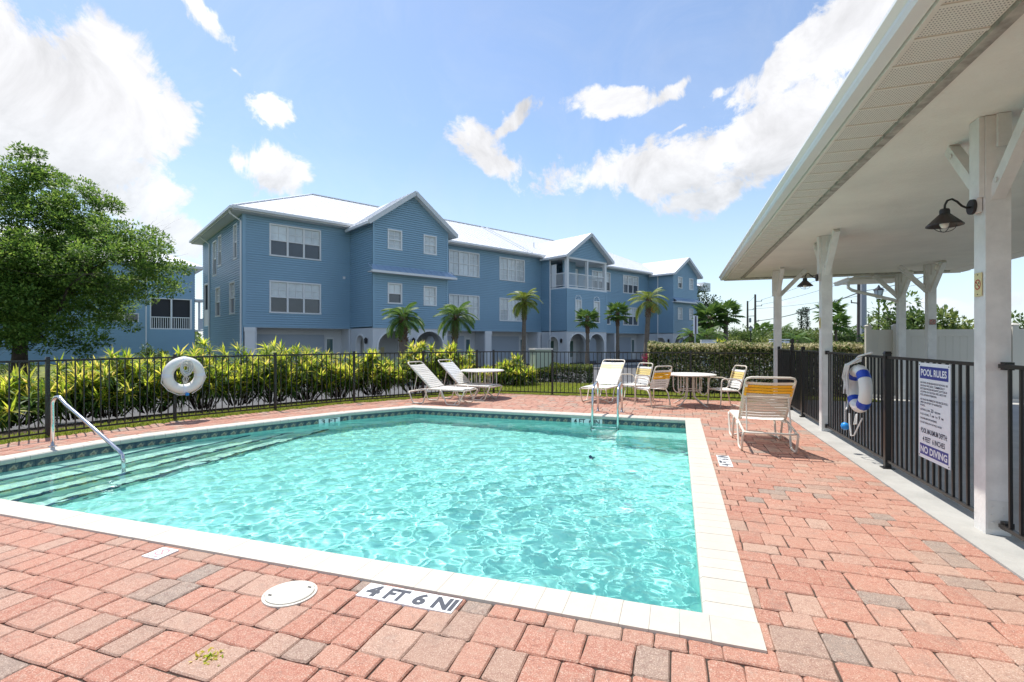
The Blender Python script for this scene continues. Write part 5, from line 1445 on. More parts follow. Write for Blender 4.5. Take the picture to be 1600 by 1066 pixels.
def clumps(C, r, n_per, size, flat=.75, jit=.4):
    """leaf clumps: leaves sit round each centre and point outwards and slightly up"""
    C = np.repeat(np.asarray(C), n_per, 0); r = np.repeat(np.broadcast_to(r, len(C)//n_per), n_per)
    d = sphere_dirs(len(C)); rad = r*rng.uniform(.25, 1, len(C))**.6
    P = C + d*rad[:, None]*[1, 1, flat]
    D = d + rng.normal(0, jit, d.shape) + [0, 0, .15]
    s = rng.uniform(.7, 1.3, len(C))*size
    return leaf_quads(P, D, s, s*.55)

def oak(px, Z, height, rx, label):
    X, Y = at(px, Z); t = thing('oak_tree', label, 'tree', (X, Y, GZ))
    base = Vector((X, Y, GZ)); r = random.Random(4)
    mb = MB(); tips = []
    mb.tube([base+Vector((0, 0, -.1)), base+Vector((.03, 0, .5)), base+Vector((-.05, .05, 1.4)), base+Vector((0, .1, 2.3))], [.36, .27, .24, .22], 10)
    def grow(p, d, L, rad, lev):
        pts = [p]; rr_ = [rad]; q = p.copy(); dd = d.copy()
        for i in range(4):
            dd = (dd + Vector((r.gauss(0, .16), r.gauss(0, .16), r.gauss(.03, .12)))).normalized(); q = q + dd*L/4; pts.append(q.copy()); rr_.append(rad*(1-.17*(i+1)))
            if lev >= 1: tips.append(q.copy())
        mb.tube(pts, rr_, 6 if lev else 8)
        if lev < 3:
            for k in range(4 if lev < 2 else 3):
                i = r.randint(1, 4); nd = (dd*.6 + Vector((r.gauss(0, .75), r.gauss(0, .75), r.gauss(.12, .45)))).normalized()
                grow(pts[i], nd, L*r.uniform(.5, .72), rr_[i]*.62, lev+1)
    for k in range(9):
        a = 2*math.pi*k/9 + r.uniform(-.3, .3); e = r.choice([.25, .5, .9, 1.3])
        grow(base+Vector((0, .1, r.uniform(1.7, 2.4))), Vector((math.cos(a)*math.cos(e), math.sin(a)*math.cos(e), math.sin(e))), rx*r.uniform(.55, .75)*(1.15 if e < .6 else 1), .13, 0)
    mb.build('trunk', MAT['bark'], t, True)
    T = np.array([tuple(p) for p in tips]); c0 = np.array([X, Y, GZ+height*.50])
    q = (T-c0)/[rx*.86, rx*.86, height*.44]; T = T[(np.linalg.norm(q, axis=1) < .95) & (T[:, 2] > 1.0)]
    # the crown is several overlapping masses with gaps between
    lobes = [(0, 0, 5.6, 4.0, 4.0, 3.3, 250), (3.6, -.6, 4.7, 3.4, 3.0, 1.45, 140), (3.1, -1.0, 2.5, 2.0, 2.4, 1.5, 60), (2.5, 0, 7.0, 1.4, 1.5, 1.1, 40), (4.6, .5, 5.9, 1.4, 1.4, .7, 20), (-3.4, 0, 4.6, 3.5, 3.6, 2.9, 150), (.6, -2.9, 4.0, 3.2, 2.4, 2.4, 120), (0, 3, 4.3, 3.4, 2.6, 2.6, 80), (-1.5, -1.5, 2.3, 2.8, 2.4, 1.2, 60), (.4, 0, 8.0, 1.5, 1.6, 1.15, 34), (.6, 0, 8.9, .8, .8, .7, 9), (-1.3, 0, 8.2, 1.2, 1.2, .8, 16)]
    Es = []
    for lx, ly, lz, ra, rb, rc, n in lobes:
        d = sphere_dirs(n); rad = rng.uniform(.25, 1.0, n)**.5; lump = 1 + .13*np.sin(d[:, 0]*6+lx)*np.cos(d[:, 1]*5+lz) + .12*np.sin(d[:, 2]*7+ly)
        q = d*(rad*lump)[:, None]*[ra, rb, rc]+[lx, ly, lz]
        Es.append(np.column_stack([X+q[:, 0]*cT-q[:, 1]*sT, Y+q[:, 0]*sT+q[:, 1]*cT, GZ+q[:, 2]]))
    E = np.concatenate(Es); E = E[E[:, 2] > .75+rng.uniform(0, .7, len(E))]
    VF = [clumps(E, rng.uniform(.28, .62, len(E)), 170, .115, .6)]
    if len(T): 
        T = T[rng.permutation(len(T))[:420]]; VF.append(clumps(T, rng.uniform(.25, .5, len(T)), 70, .11, .6))
    fol('crown', VF, 'oak', t)
oak(30, 20.5, 9.5, 5.6, 'large round leafy tree in front of the left blue building')

def croton(px, Z, h, w, label, seed, tone=('croton', 'croton_old')):
    w *= 1.34; bw = 1.75 if px > 560 else 1.15
    X, Y = at(px, Z); z0 = -.05 if Z < 16.5 else -.12
    t = thing('croton_shrub', label, 'shrub', (X, Y, z0), 'yellow green shrubs outside the pool fence')
    r = random.Random(seed); mb = MB(); tipsP, tipsD = [], []
    for k in range(r.randint(36, 46)):
        a = r.uniform(0, 2*math.pi); sp = r.uniform(0, 1)**.55
        top = Vector((X+math.cos(a)*w*sp, Y+math.sin(a)*w*sp, z0+h*(1-.42*sp*sp)*r.uniform(.50, .97)))
        b = Vector((X+math.cos(a)*w*.3*sp, Y+math.sin(a)*w*.3*sp, z0))
        mid = (top+b)/2 + Vector((r.gauss(0, .05), r.gauss(0, .05), .02))
        mb.tube([b, mid, top], [.013, .010, .007], 4); tipsP.append(top); tipsD.append((top-b).normalized())
        if r.random() < .75:
            tipsP.append(mid+(top-mid)*.35+Vector((r.gauss(0, .12), r.gauss(0, .12), 0))); tipsD.append((tipsD[-1]+Vector((r.gauss(0, .5), r.gauss(0, .5), 0))).normalized())
    mb.build('stem', MAT['stem'], t)
    P = np.array([tuple(p) for p in tipsP]); D = np.array([tuple(d) for d in tipsD])
    def ros(n, lo, hi, L, W, droop):
        PP = np.repeat(P, n, 0); DD = np.repeat(D, n, 0); e = rng.uniform(lo, hi, len(PP)); side = sphere_dirs(len(PP)); side -= DD*(side*DD).sum(1, keepdims=True); side = unit(side)
        d = DD*np.sin(e)[:, None] + side*np.cos(e)[:, None]
        return blades(PP + DD*rng.uniform(-.10, .03, len(PP))[:, None], d, rng.uniform(.7, 1.2, len(PP))*L, W, droop, 2)
    q = rng.uniform(0, 6.283, 46); Pl = np.column_stack([X+np.cos(q)*w*rng.uniform(.2, .95, 46), Y+np.sin(q)*w*rng.uniform(.2, .95, 46), z0+h*rng.uniform(.12, .55, 46)])
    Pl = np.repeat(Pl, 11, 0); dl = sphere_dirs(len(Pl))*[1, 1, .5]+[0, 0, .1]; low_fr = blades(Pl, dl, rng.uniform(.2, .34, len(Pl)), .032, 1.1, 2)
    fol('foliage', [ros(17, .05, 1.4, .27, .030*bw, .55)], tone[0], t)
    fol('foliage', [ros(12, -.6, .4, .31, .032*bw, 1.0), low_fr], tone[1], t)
cr = [(-60, 8.6, 1.0, .55, 'yellow green shrub at the left end of the curved fence, cut by the frame'), (18, 9.0, 1.0, .60, 'low yellow green shrub left of the big fence post by the handrail'),
      (112, 9.9, 1.16, .62, 'yellow green shrub just right of the fence post behind the handrail'), (172, 10.2, 1.30, .62, 'yellow green shrub midway between the handrail and the white ring buoy'), (236, 10.8, 1.40, .64, 'yellow green shrub left of the plain white ring buoy'),
      (318, 11.4, 1.52, .66, 'tall yellow green shrub right of the plain white ring buoy'), (372, 12.1, 1.42, .66, 'yellow green shrub in front of the end wall of the building'), (426, 12.6, 1.58, .66, 'tallest yellow green shrub, in front of the first white garage column'), (478, 13.1, 1.46, .64, 'yellow green shrub before the first garage door'),
      (530, 13.7, 1.30, .58, 'yellow green shrub left of the post before the arches'), (585, 14.3, 1.34, .60, 'yellow green shrub at the head of the nearer white lounger'), (648, 15.0, 1.55, .66, 'tall yellow green shrub below the first stout palm'), (708, 15.7, 1.52, .64, 'yellow green shrub below the second stout palm')]
for i, (px, Z, h, w, lb) in enumerate(cr): croton(px, Z, h, w, lb, i+3)
croton(802, 17.2, 1.08, .50, 'bright yellow green shrub behind the round table near the utility cabinet', 40)
croton(762, 17.6, .60, .42, 'small low yellow shrub just behind the left round table', 41)

def hedge(name, label, x0, x1, y0, y1, z0, z1, n, mats, cat='hedge', loc_fn=None, size=.062, group=None):
    c = ((x0+x1)/2, (y0+y1)/2, z0); t = thing(name, label, cat, c, group)
    mb = MB(); r = random.Random(n)
    for k in range(int(26*(x1-x0)/3)+6):
        x, y = r.uniform(x0+.15, x1-.15), r.uniform(y0+.2, y1-.2)
        mb.tube([(x, y, z0), (x+r.gauss(0, .06), y+r.gauss(0, .06), (z0+z1)/2), (x+r.gauss(0, .15), y+r.gauss(0, .12), z1-.1)], [.014, .010, .005], 4)
    mb.build('stem', MAT['stem'], t)
    def pts(n_, shell):
        p = rng.uniform(0, 1, (n_, 3)); f = rng.integers(0, 5, n_)
        k = rng.uniform(0, 1, n_)**1.4*.30
        if shell:
            p[f == 0, 1] = k[f == 0]; p[f == 1, 1] = 1-k[f == 1]; p[f == 2, 2] = 1-k[f == 2]*.6; p[f == 3, 2] = 1-k[f == 3]*.6
            s = f == 4; p[s, 0] = np.where(rng.uniform(size=s.sum()) < .5, k[s]*.12, 1-k[s]*.12)
        P = np.array([x0, y0, z0]) + p*[x1-x0, y1-y0, z1-z0]
        # rounded, slightly wavy top
        yy_ = np.abs((P[:, 1]-(y0+y1)/2)/((y1-y0)/2)); zz = (P[:, 2]-z0)/(z1-z0)
        P[:, 2] -= (yy_**4)*.14*zz; P[:, 2] += zz*(.035*np.sin(P[:, 0]*2.3+P[:, 1])+.025*np.sin(P[:, 0]*5.1))
        P[:, 1] += .04*np.sin(P[:, 0]*3.1+P[:, 2]*4)
        return P
    P = pts(n, True); D = sphere_dirs(n) + [0, 0, .5]; s = rng.uniform(.7, 1.35, n)*size
    V, Fq = leaf_quads(P, D, s, s*.6); put_ = fol('foliage', [(V, Fq)], mats[0], t)
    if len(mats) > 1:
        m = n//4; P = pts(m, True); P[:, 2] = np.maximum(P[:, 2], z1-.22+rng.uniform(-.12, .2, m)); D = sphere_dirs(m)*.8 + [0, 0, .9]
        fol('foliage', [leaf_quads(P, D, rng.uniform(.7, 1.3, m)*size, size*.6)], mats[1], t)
    return t
LEAF['hedge_top'] = leaf_mat('hedge_sunlit_new_leaf', [(.16, .17, .06), (.42, .40, .20), (.62, .56, .33), (.66, .60, .42)], .3)  # cream new growth and the sunlit top of the hedge, both in this colour
hedge('clipped_hedge', 'long clipped cream and green hedge beyond the straight fence and gate', -.85, 4.75, 15.75, 16.9, -.04, 1.40, 66000, ('hedge', 'hedge_top'), size=.075)
def round_shrub(px, Z, w, h, label, n, mats, size=.05):
    X, Y = at(px, Z); hedge('boxwood_shrub', label, X-w/2, X+w/2, Y-w*.36, Y+w*.36, -.12, h, n, mats, 'shrub', size=size, group='low clipped shrubs before the parking lot')
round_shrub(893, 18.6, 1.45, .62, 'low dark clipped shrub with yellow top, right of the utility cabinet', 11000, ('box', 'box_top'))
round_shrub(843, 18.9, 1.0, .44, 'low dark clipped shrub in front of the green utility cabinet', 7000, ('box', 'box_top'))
# green plants by the left building and the end wall
for px, Z, w, h, lb in ((235, 27, 1.5, 1.45, 'dark green bush against the left blue building below its porch'), (300, 26, 1.2, 1.15, 'bright green bush between the two blue buildings'), (10, 24, 2.2, .75, 'low green bush behind the trunk of the big tree'), (120, 25.5, 1.5, .6, 'low green bush against the left blue building wall')):
    X, Y = at(px, Z); t = thing('green_bush', lb, 'bush', (X, Y, GZ))
    mb = MB(); E = []
    for k in range(26):
        a = random.uniform(0, 6.28); s = random.random()**.5; p = (X+math.cos(a)*w*.5*s, Y+math.sin(a)*w*.5*s, GZ+h*random.uniform(.3, 1)*(1.15-.5*s)); E.append(p)
        mb.tube([(X+.1*math.cos(a), Y+.1*math.sin(a), GZ), p], [.018, .008], 4)
    mb.build('stem', MAT['stem'], t); fol('foliage', [clumps(np.array(E), rng.uniform(.16, .3, len(E)), 75, .11, .8)], 'far', t)

# ---- palms
def feather_frond(L, n=26, leaf=.34, sag=1.0):
    """one arching feather frond along local +x"""
    V, Fq, b = [], [], 0; pts = []
    for i in range(n+1):
        s = i/n; pts.append(np.array([L*(s - .22*sag*s**3), 0, L*(.34*s - .78*sag*s*s)]))
    V0 = []
    mb = MB(); mb.tube([tuple(p) for p in pts[::3]], [.018*(1-.8*i/len(pts[::3]))+.003 for i in range(len(pts[::3]))], 4)
    for i in range(3, n+1):
        s = i/n; T = unit((pts[i]-pts[i-1])[None])[0]
        for sd in (-1, 1):
            d = T*.62 + np.array([0, sd*.85, -.22]); d /= np.linalg.norm(d)
            l = leaf*math.sin(math.pi*(.12+.84*s))*rng.uniform(.85, 1.12); wv = np.cross(d, [0, 0, 1.0]); wv /= np.linalg.norm(wv)
            w = .017
            p0 = pts[i]; p1 = p0 + d*l*.5; p2 = p0 + d*l + np.array([0, 0, -.25*l])
            k = len(mb.v); mb.v += [tuple(p0-wv*w*.5), tuple(p0+wv*w*.5), tuple(p1+wv*w), tuple(p1-wv*w), tuple(p2)]
            mb.f += [(k, k+1, k+2, k+3), (k+3, k+2, k+4)]
    return mb
def fan_frond(L, n=15, R0=.42):
    mb = MB(); mb.tube([(0, 0, 0), (L*.5, 0, L*.06), (L, 0, -.02)], [.014, .010, .008], 4)
    for i in range(n):
        a = -2.1+4.2*i/(n-1); r = R0*(1-.18*abs(a)/2.1)*rng.uniform(.9, 1.08)
        d = np.array([math.cos(a), math.sin(a), -.05-.12*abs(math.sin(a))]); w = np.array([-math.sin(a), math.cos(a), 0])*(R0*.105)
        c = np.array([L, 0, -.02]); p1 = c+d*r*.6; p2 = c+d*r+np.array([0, 0, -.14*r])
        k = len(mb.v); mb.v += [tuple(c), tuple(p1+w), tuple(p2), tuple(p1-w)]; mb.f.append((k, k+1, k+2, k+3))
    return mb
def palm(px, Z, zc, size, label, kind='feather', mat='palm', lean=0, trunk=.10, nf=17, dense=1, boots=True, fruit=False, name='palm_tree', group='palm trees before the blue buildings'):
    X, Y = at(px, Z); t = thing(name, label, 'palm', (X, Y, GZ), group)
    ca, sa = math.cos(TH), math.sin(TH); tx, ty = X+lean*ca, Y+lean*sa
    mb = MB(); n = 9; pts = []; rs = []
    for i in range(n+1):
        s = i/n; pts.append((X+(tx-X)*s**1.4, Y+(ty-Y)*s**1.4, GZ+(zc-GZ)*s)); rs.append(trunk*(1.35-.5*s if s < .25 else 1.06-.12*s) * (1+.05*((i % 2)*2-1)))
    mb.tube(pts, rs, 10); mb.build('trunk', MAT['palm_bark'], t, True)
    if boots:
        mb = MB()
        k0 = max(.55, 1-1.0/(zc-GZ)) if kind == 'fan' else max(.3, 1-1.1/(zc-GZ))
        q = 0
        for s in np.linspace(k0, .99, 11):
            for k in range(5):
                a = q*2.4; q += 1
                p = Vector((X+(tx-X)*s**1.4, Y+(ty-Y)*s**1.4, GZ+(zc-GZ)*s)); o = Vector((math.cos(a), math.sin(a), 0))
                mb.bar(p+o*trunk*.7, p+o*(trunk*1.25)+Vector((0, 0, .13)), .07, .03)
        stuff(mb.build('frond_base', MAT['boot'], t))
    fr = [(feather_frond(size, 26, size*.36, sg) if kind == 'feather' else fan_frond(size*.50, 15, size*.62)).mesh('frond', LEAF[mat]) for sg in (.75, 1.0, 1.25)]
    r = random.Random(int(px*7)); C = Vector((tx, ty, zc))
    for k in range(nf):
        a = k*2.399963+r.uniform(-.2, .2); e = math.pi/2*(.92-1.38*k/nf) if kind == 'feather' else math.pi/2*(.9-1.45*k/nf)
        inst('frond', fr[k % 3], t, C+Vector((math.cos(a)*.05, math.sin(a)*.05, -.01*k)), (0, -e*.75, a), (r.uniform(.85, 1.1),)*3)
    if fruit:
        mb = MB(); c = C + Vector((.28, .1, -.55))
        for k in range(40): d = sphere_dirs(1)[0]; mb.lathe([(.02, -.045), (.05, 0), (.02, .045)], tuple(c+Vector((d[0]*.17, d[1]*.17, d[2]*.24))), 6)
        stuff(mb.build('fruit_cluster', MAT['fruit'], t))
        mb = MB(); mb.tube([C, c], .02, 5); mb.build('fruit_stalk', MAT['fruit'], t)
palm(630, 20.5, 2.52, .98, 'stout palm with dark trunk before the first arched porch', trunk=.17, nf=24)
palm(708, 22, 2.66, 1.08, 'second stout palm with drooping fronds beside the second garage', trunk=.13, lean=.15, nf=26)
palm(818, 25, 3.62, .95, 'slim light green palm before the third garage', mat='palm_yellow', trunk=.11, nf=24, lean=.05)
palm(918, 31, 2.95, .82, 'short fan palm before the arches of the balcony bay', 'fan', 'palm', trunk=.11, nf=20)
palm(965, 33, 3.45, .84, 'fan palm with a bushy head right of the balcony bay', 'fan', 'palm', trunk=.11, nf=22)
palm(1009, 30, 4.02, 1.35, 'tall slender palm with a hanging orange fruit cluster before the far bay', mat='palm_yellow', trunk=.14, lean=.2, nf=20, fruit=True)
palm(1080, 36, 1.95, 1.05, 'small dark palm at the foot of the far bay beside the road sign', trunk=.12, nf=20)
palm(1110, 42, 3.55, 1.55, 'cabbage palm just past the end of the blue building', 'fan', 'palm', trunk=.20, nf=22)
palm(1134, 42, 3.85, 1.45, 'cabbage palm standing clear of the building, left of the utility poles', 'fan', 'palm', trunk=.18, nf=20)
palm(1106, 39, 1.9, 1.5, 'dark low palm clump below the cabbage palms', trunk=.16, nf=22)
G2 = 'distant palms beyond the hedge'
for px, Z, zc, s, k, lb in ((1192, 70, 3.1, 1.5, 'fan', 'distant fan palm at the foot of the utility poles'), (1222, 62, 2.6, 2.2, 'feather', 'distant round headed palm between the white pavilion posts'), (1296, 60, 5.0, 1.9, 'fan', 'distant tall palm peeping past the second white post'), (1306, 58, 3.6, 1.7, 'fan', 'distant leaning palm right of the second white post'),
                         (1313, 75, 4.0, 1.4, 'fan', 'thin distant palm behind the leaning palm'), (1331, 62, 2.7, 1.9, 'feather', 'distant spiky palm left of the grey utility pole'), (1246, 48, 1.6, 1.5, 'feather', 'pale low palm under the two dark columnar trees')):
    palm(px, Z, zc, s, lb, k, 'palm', trunk=.16, nf=18, boots=False, group=G2)
# thin dark columnar conifers
for px, Z, zt, lb in ((1252, 85, 6.6, 'shorter of two thin dark columnar trees on the skyline'), (1261, 85, 6.95, 'taller of two thin dark columnar trees on the skyline')):
    X, Y = at(px, Z); t = thing('columnar_pine', lb, 'tree', (X, Y, GZ), 'thin dark trees on the skyline')
    mb = MB(); mb.tube([(X, Y, GZ), (X, Y, zt)], [.14, .04], 6); mb.build('trunk', MAT['bark'], t)
    zz = np.linspace(1.5, zt, 22); E = np.stack([X+rng.normal(0, .16, 22), Y+rng.normal(0, .16, 22), zz], 1); E = np.concatenate([E, np.array([[X, Y, zt-.1]]*3)+rng.normal(0, .3, (3, 3))*[1, 1, .3]])
    fol('crown', [clumps(E, .42, 46, .24, .8)], 'far_dark', t)
# trees and bushes along the skyline, each its own
def far_tree(px, Z, w, h, mat, label, name='leafy_tree', z0=GZ, dens=1.0, leaf=.26):
    X, Y = at(px, Z); t = thing(name, label, 'tree', (X, Y, z0), 'leafy trees along the skyline')
    mb = MB(); mb.tube([(X, Y, z0), (X+.05*w, Y, z0+h*.45), (X-.02*w, Y, z0+h*.8)], [.05*w+.05, .04*w, .02*w], 6)
    n = int((18+8*w)*dens); d = sphere_dirs(n); rad = rng.uniform(.35, 1, n)
    E = np.array([X, Y, z0+h*.52]) + d*rad[:, None]*[w*.5, w*.5, h*.48]
    for p in E[::3]: mb.tube([(X, Y, z0+h*.4), tuple(p)], [.025*w+.01, .01], 4)
    mb.build('trunk', MAT['bark'], t)
    fol('crown', [clumps(E, rng.uniform(.09, .17, n)*w+.12, 55, leaf, .75)], mat, t)
ft = [(1150, 62, 5, 3.3, 'far', 'green bushy tree right of the cabbage palms'), (1172, 66, 5, 2.9, 'far_light', 'pale green bushy tree below the left utility pole'), (1198, 64, 5.5, 3.2, 'far', 'bushy green tree right of the taller utility pole'), (1222, 58, 5, 2.7, 'far_light', 'light green tree behind the gate latch'),
      (1240, 56, 4.5, 3.3, 'far', 'green tree between the two far pavilion posts'), (1262, 60, 5, 3.0, 'far_light', 'pale tree under the two columnar pines'), (1283, 62, 5, 3.1, 'far', 'green tree hidden behind the second white post'), (1310, 64, 5.5, 2.7, 'far_light', 'light green tree below the leaning palm'), (1336, 60, 5, 2.8, 'far', 'green tree at the foot of the grey utility pole'),
      (1126, 60, 4.5, 2.9, 'far_light', 'yellow green tree behind the clear cabbage palm'), (1366, 40, 2.4, 2.6, 'far_dark', 'small dark tree beside the street lamp'), (1392, 30, 2.6, 3.6, 'far_light', 'airy tree behind the downspout post'), (1428, 27, 4.0, 4.0, 'far', 'leafy tree above the white vinyl fence'), (1470, 26, 3.2, 3.1, 'far_light', 'airy light green tree right of the sign bearing east post'), (1492, 28, 2.8, 2.6, 'far', 'low rounded green tree above the vinyl fence'),
      (1590, 34, 4.4, 3.3, 'far', 'dark green tree at the right edge past the nearest post'), (1660, 36, 5, 3.4, 'far', 'green tree beyond the right edge behind the vinyl fence')]
for px, Z, w, h, m, lb in ft: far_tree(px, Z, w, h, m, lb)
far_tree(1094, 58, 4.5, 8.2, 'far_dark', 'tall dark tree behind the end gable of the blue building', dens=1.3)
# far wood that closes the horizon
P = []
for k in range(520):
    az = rng.uniform(-62, 75); Z = rng.uniform(95, 150); a = R(az) - TH
    P.append((Z*math.sin(a), Z*math.cos(a), rng.uniform(-.2, 1.6)**1*1.0+rng.uniform(0, 1.2)))
o = put('far_woods', np_mesh('far_woods', *clumps(np.array(P), rng.uniform(1.0, 2.2, len(P)), 60, .9, .7), LEAF['far'])); o['kind'] = 'stuff'

# grass blades on the strip outside the fence and on the far lawn
def grass(name, polys, n):
    allP = []
    for poly, z, m in polys:
        xs_, ys_ = [p[0] for p in poly], [p[1] for p in poly]; c = 0
        while c < m:
            q = rng.uniform([min(xs_), min(ys_)], [max(xs_), max(ys_)], (4000, 2))
            q = np.array([p for p in q if in_poly(p[0], p[1], poly)])[:m-c]
            if len(q): allP.append(np.column_stack([q, np.full(len(q), z)])); c += len(q)
    P = np.concatenate(allP); D = rng.normal(0, .45, P.shape) + [0, 0, 1]
    V, Fq = blades(P, D, rng.uniform(.04, .085, len(P)), rng.uniform(.008, .014, len(P)), .5, 2)
    o = put(name, np_mesh(name, V, Fq, LEAF['grass'])); o['kind'] = 'stuff'
A_, B_ = offset_line(FENCE_W, -.13), offset_line(FENCE_W, .66)
grass('grass', [(A_[1:-1] + B_[1:-1][::-1], -.025, 26000), (north, -.036, 46000)], 0)

# ------------------------------------------------------------------ lot markings, kerbs, street things
for i in range(5):
    px0 = 872+i*34; a = Vector(at(px0, 20.5)); b = a - UB.xy*0 + (-NB.xy)*(-4.6)
    mb = MB(); d_ = (b-a).normalized(); s_ = Vector((-d_.y, d_.x))*.05
    mb.poly([(*(a-s_), -.196), (*(b-s_), -.196), (*(b+s_), -.196), (*(a+s_), -.196)]); structure(mb.build('parking_line', MAT['line_paint']))
BWm = frame_at(380, 23.6)
def slab(name, u0, u1, v0, v1, z0, z1, mat):
    mb = MB(); mb.hexa([BWm(u0, v0, z0), BWm(u1, v0, z0), BWm(u1, v1, z0), BWm(u0, v1, z0), BWm(u0, v0, z1), BWm(u1, v0, z1), BWm(u1, v1, z1), BWm(u0, v1, z1)]); return structure(mb.build(name, MAT[mat]))
slab('mulch_island', -1.5, .4, 1.0, 5.0, -.25, -.12, 'mulch'); slab('mulch_island', 4.9, 10.2, 3.0, 5.2, -.25, -.12, 'mulch'); slab('mulch_island', 13.6, 16.0, 1.2, 4.6, -.25, -.12, 'mulch'); slab('mulch_island', 19.4, 24.8, 2.9, 5.0, -.25, -.12, 'mulch'); slab('mulch_island', 27.8, 30.0, 1.2, 4.6, -.25, -.12, 'mulch'); slab('mulch_island', 33.4, 38.5, 2.9, 4.8, -.25, -.12, 'mulch')
for u0, u1, v0, v1 in ((4.8, 10.3, 5.2, 5.35), (13.5, 16.1, 4.6, 4.75), (19.3, 24.9, 5.0, 5.15), (27.7, 30.1, 4.6, 4.75)): slab('kerb', u0, u1, v0, v1, -.25, -.08, 'concrete_kerb')
# grass and earth round the left building
mb = MB(); mb.poly([(*at(-140, 16), -.19), (*at(60, 14.0), -.19), (*at(250, 26), -.19), (*at(300, 44), -.19), (*at(-200, 42), -.19)]); structure(mb.build('lawn_left', MAT['soil']))
mb = MB(); c = Vector(at(33, 20.5)); mb.lathe([(1.6, -.19), (1.4, -.15), (.3, -.13)], (c.x, c.y, 0), 24); structure(mb.build('tree_bed', MAT['mulch']))
# green utility cabinet
X, Y = at(845, 23.5); t = thing('utility_cabinet', 'pale green and cream utility cabinet behind the straight fence', 'cabinet', (X, Y, -.2))
ax = Vector((math.cos(R(38)), math.sin(R(38)), 0)); ay = Vector((-ax.y, ax.x, 0)); C = Vector((X, Y, 0))
def obx(mb, a0, a1, b0, b1, z0, z1):
    q = [C+ax*a0+ay*b0, C+ax*a1+ay*b0, C+ax*a1+ay*b1, C+ax*a0+ay*b1]; mb.hexa([p+Vector((0, 0, z0)) for p in q]+[p+Vector((0, 0, z1)) for p in q])
mb = MB(); obx(mb, -.42, .42, -.36, .36, -.2, 1.08); mb.build('body', MAT['box_green'], t)
mb = MB(); obx(mb, -.46, .46, -.40, .40, 1.08, 1.16); mb.build('cover', MAT['box_cream'], t)
mb = MB(); obx(mb, .422, .45, -.33, .33, -.1, 1.04); mb.build('door', MAT['box_cream'], t)
mb = MB(); obx(mb, -.38, .38, -.39, -.362, -.1, 1.02); mb.build('front_panel', MAT['box_green'], t)
# road sign seen from behind and edge on
X, Y = at(1086, 24); t = thing('road_sign', 'white road sign on a thin grey post beyond the hedge', 'sign', (X, Y, -.2))
mb = MB(); mb.tube([(X, Y, -.2), (X, Y, 2.75)], .03, 6); mb.build('post', MAT['grey_pole'], t)
C = Vector((X, Y, 0)); ax = Vector((math.cos(TH+.35), math.sin(TH+.35), 0)); ay = Vector((-ax.y, ax.x, 0))
mb = MB(); obx(mb, -.13, .13, -.045, -.03, 1.85, 2.72); mb.build('board', MAT['sign_back'], t); mb = MB(); obx(mb, -.045, .045, -.052, -.046, 1.85, 2.70); mb.build('stripe', MAT['sign_stripe'], t)
# street lamps
def street_lamp(px, Z, zt, label, s=1.0):
    X, Y = at(px, Z); t = thing('street_lamp', label, 'street lamp', (X, Y, GZ), 'lantern street lamps')
    mb = MB(); mb.tube([(X, Y, GZ), (X, Y, .4), (X, Y, zt-.6*s)], [.09, .055, .045], 8); mb.lathe([(.06, 0), (.11*s, .05), (.05, .1)], (X, Y, zt-.68*s), 10); mb.build('pole', MAT['black'], t)
    mb = MB(); mb.lathe([(.11*s, -.58*s), (.19*s, -.24*s), (.19*s, -.20*s)], (X, Y, zt), 6); mb.build('lantern_glass', MAT['lamp_glass'], t)
    mb = MB(); mb.lathe([(.24*s, -.21*s), (.20*s, -.15*s), (.07*s, -.06*s), (.05*s, -.02*s), (.015*s, .05*s)], (X, Y, zt), 6)
    for k in range(6): a = 2*math.pi*k/6; mb.tube([(X+.11*s*math.cos(a), Y+.11*s*math.sin(a), zt-.58*s), (X+.195*s*math.cos(a), Y+.195*s*math.sin(a), zt-.21*s)], .012, 4)
    mb.build('lantern_frame', MAT['black'], t)
street_lamp(1373, 29, 4.72, 'black lantern street lamp rising behind the white vinyl fence', 1.25)
street_lamp(1173, 55, 3.2, 'small dark lantern lamp far beyond the hedge below the utility poles')
street_lamp(1357, 62, 4.9, 'thin distant lamp post between the grey pole and the lantern lamp', .6)
# utility poles and their wires
tops = {}
def pole(px, Z, zt, r, label, mat='wood_pole', arms=(), name='utility_pole'):
    X, Y = at(px, Z); t = thing(name, label, 'pole', (X, Y, GZ), 'utility poles beyond the hedge')
    mb = MB(); mb.tube([(X, Y, GZ), (X, Y, zt)], [r, r*.7], 8); mb.build('pole', MAT[mat], t)
    for z, l in arms:
        mb = MB(); mb.bar((X, Y, z), (X+l*cT, Y+l*sT, z+.06), .09, .09); mb.tube([(X+l*cT, Y+l*sT, z), (X+l*cT, Y+l*sT, z+.3)], .05, 6); mb.build('cross_arm', MAT['wood_pole'], t)
    tops[px] = (X, Y, zt); return t
t = pole(1168, 88, 8.6, .20, 'left and shorter of the two distant wooden utility poles', arms=((7.0, 1.0), (5.9, 1.3)))
X, Y, _ = tops[1168]; mb = MB(); mb.lathe([(.16, -.4), (.2, -.3), (.2, .3), (.1, .4)], (X+.45*cT, Y+.45*sT, 5.2), 8); mb.build('transformer', MAT['grey_pole'], t)
pole(1180, 84, 9.4, .22, 'right and taller of the two distant wooden utility poles', arms=((8.2, 1.1), (7.4, 1.1), (4.8, .6)))
pole(1342, 46, 9.2, .19, 'dark wooden utility pole beside the thick grey pole', arms=((5.0, -.7),))
pole(1349, 42, 12.5, .27, 'thick smooth grey pole rising behind the pavilion roof', 'grey_pole')
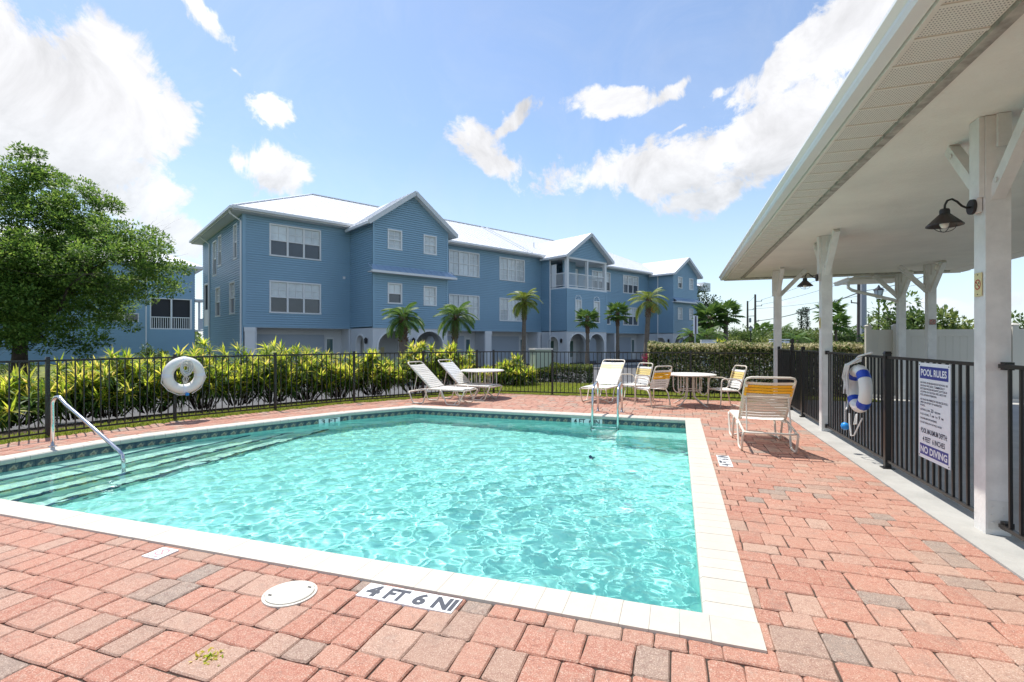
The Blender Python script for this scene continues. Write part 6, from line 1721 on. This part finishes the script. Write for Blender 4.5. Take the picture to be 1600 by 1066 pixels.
def wire(a, b, sag, label, r=.022):
    a, b = Vector(a), Vector(b); t = thing('power_line', label, 'wire', tuple((a+b)/2), 'power lines across the sky')
    P = [a.lerp(b, k/14)+Vector((0, 0, -sag*4*(k/14)*(1-k/14))) for k in range(15)]
    mb = MB(); mb.tube(P, r, 4); mb.build('cable', MAT['wire'], t)
X, Y, _ = tops[1180]; X2, Y2, _ = tops[1342]; XF, YF = at(1462, 50); XL, YL = at(1000, 110); X3, Y3, _ = tops[1168]
wire((X, Y, 4.9), (X2, Y2, 6.0), .5, 'lowest thick power line running from the tall pole to the dark pole', .05)
wire((X2, Y2, 6.1), (XF, YF, 8.5), .3, 'power line from the dark pole across the pavilion opening', .03)
wire((X+1.1*cT, Y+1.1*sT, 8.5), (*at(1450, 48), 12.5), .6, 'upper power line leaving the tall pole')
wire((X+1.1*cT, Y+1.1*sT, 7.7), (*at(1450, 48), 10.2), .6, 'second power line leaving the tall pole')
wire((X3+1.0*cT, Y3+1.0*sT, 7.2), (*at(1450, 60), 8.6), .5, 'thin power line from the shorter pole')
wire((X3, Y3, 8.3), (X, Y, 9.2), .1, 'short power line linking the two distant utility poles')
# low white walls beyond the hedge
for px0, px1, Z, zt, lb in ((1095, 1120, 33, 1.55, 'bit of low white wall beyond the hedge below the cabbage palms'), (1203, 1232, 30, 1.58, 'bit of low white wall beyond the hedge, between the far posts')):
    a, b = at(px0, Z), at(px1, Z); t = thing('low_wall', lb, 'wall', (*a, -.2)); mb = MB(); mb.bar((*a, .66), (*b, .66), .2, 1.66); mb.build('wall_panel', MAT['wall_white'], t); mb = MB(); mb.bar((*a, zt), (*b, zt), .28, .06); mb.build('coping_cap', MAT['wall_white'], t)
croton(1124, 26, 1.72, .42, 'bright yellow green plant poking above the clipped hedge', 60)
# red flowered plant at the foot of the tall palm
X, Y = at(1012, 22); t = thing('red_plant', 'small maroon leaved plant at the left end of the clipped hedge', 'plant', (X, Y, GZ))
LEAF['red'] = leaf_mat('red_leaf', [(.10, .01, .02), (.28, .02, .05), (.40, .04, .08)], .3)
E = np.array([(X+random.gauss(0, .12), Y+random.gauss(0, .12), .45+.4*random.random()) for k in range(12)])
mb = MB(); 
for p in E: mb.tube([(X, Y, GZ), tuple(p)], [.012, .006], 4)
mb.build('stem', MAT['stem'], t); fol('foliage', [clumps(E, .13, 40, .09, .8)], 'red', t)
# weed growing in a joint
X, Y = ground_at(325, 1028); t = thing('weed', 'small green weed growing in a brick joint by the bottom edge', 'weed', (X, Y, 0))
n = 46; P = np.column_stack([X+rng.normal(0, .035, n), Y+rng.normal(0, .022, n), np.full(n, .004)]); D = rng.normal(0, 1, (n, 3))*[1, 1, .2]+[0, 0, .35]
fol('foliage', [leaf_quads(P, D, rng.uniform(.015, .035, n), rng.uniform(.008, .014, n))], 'croton', t)
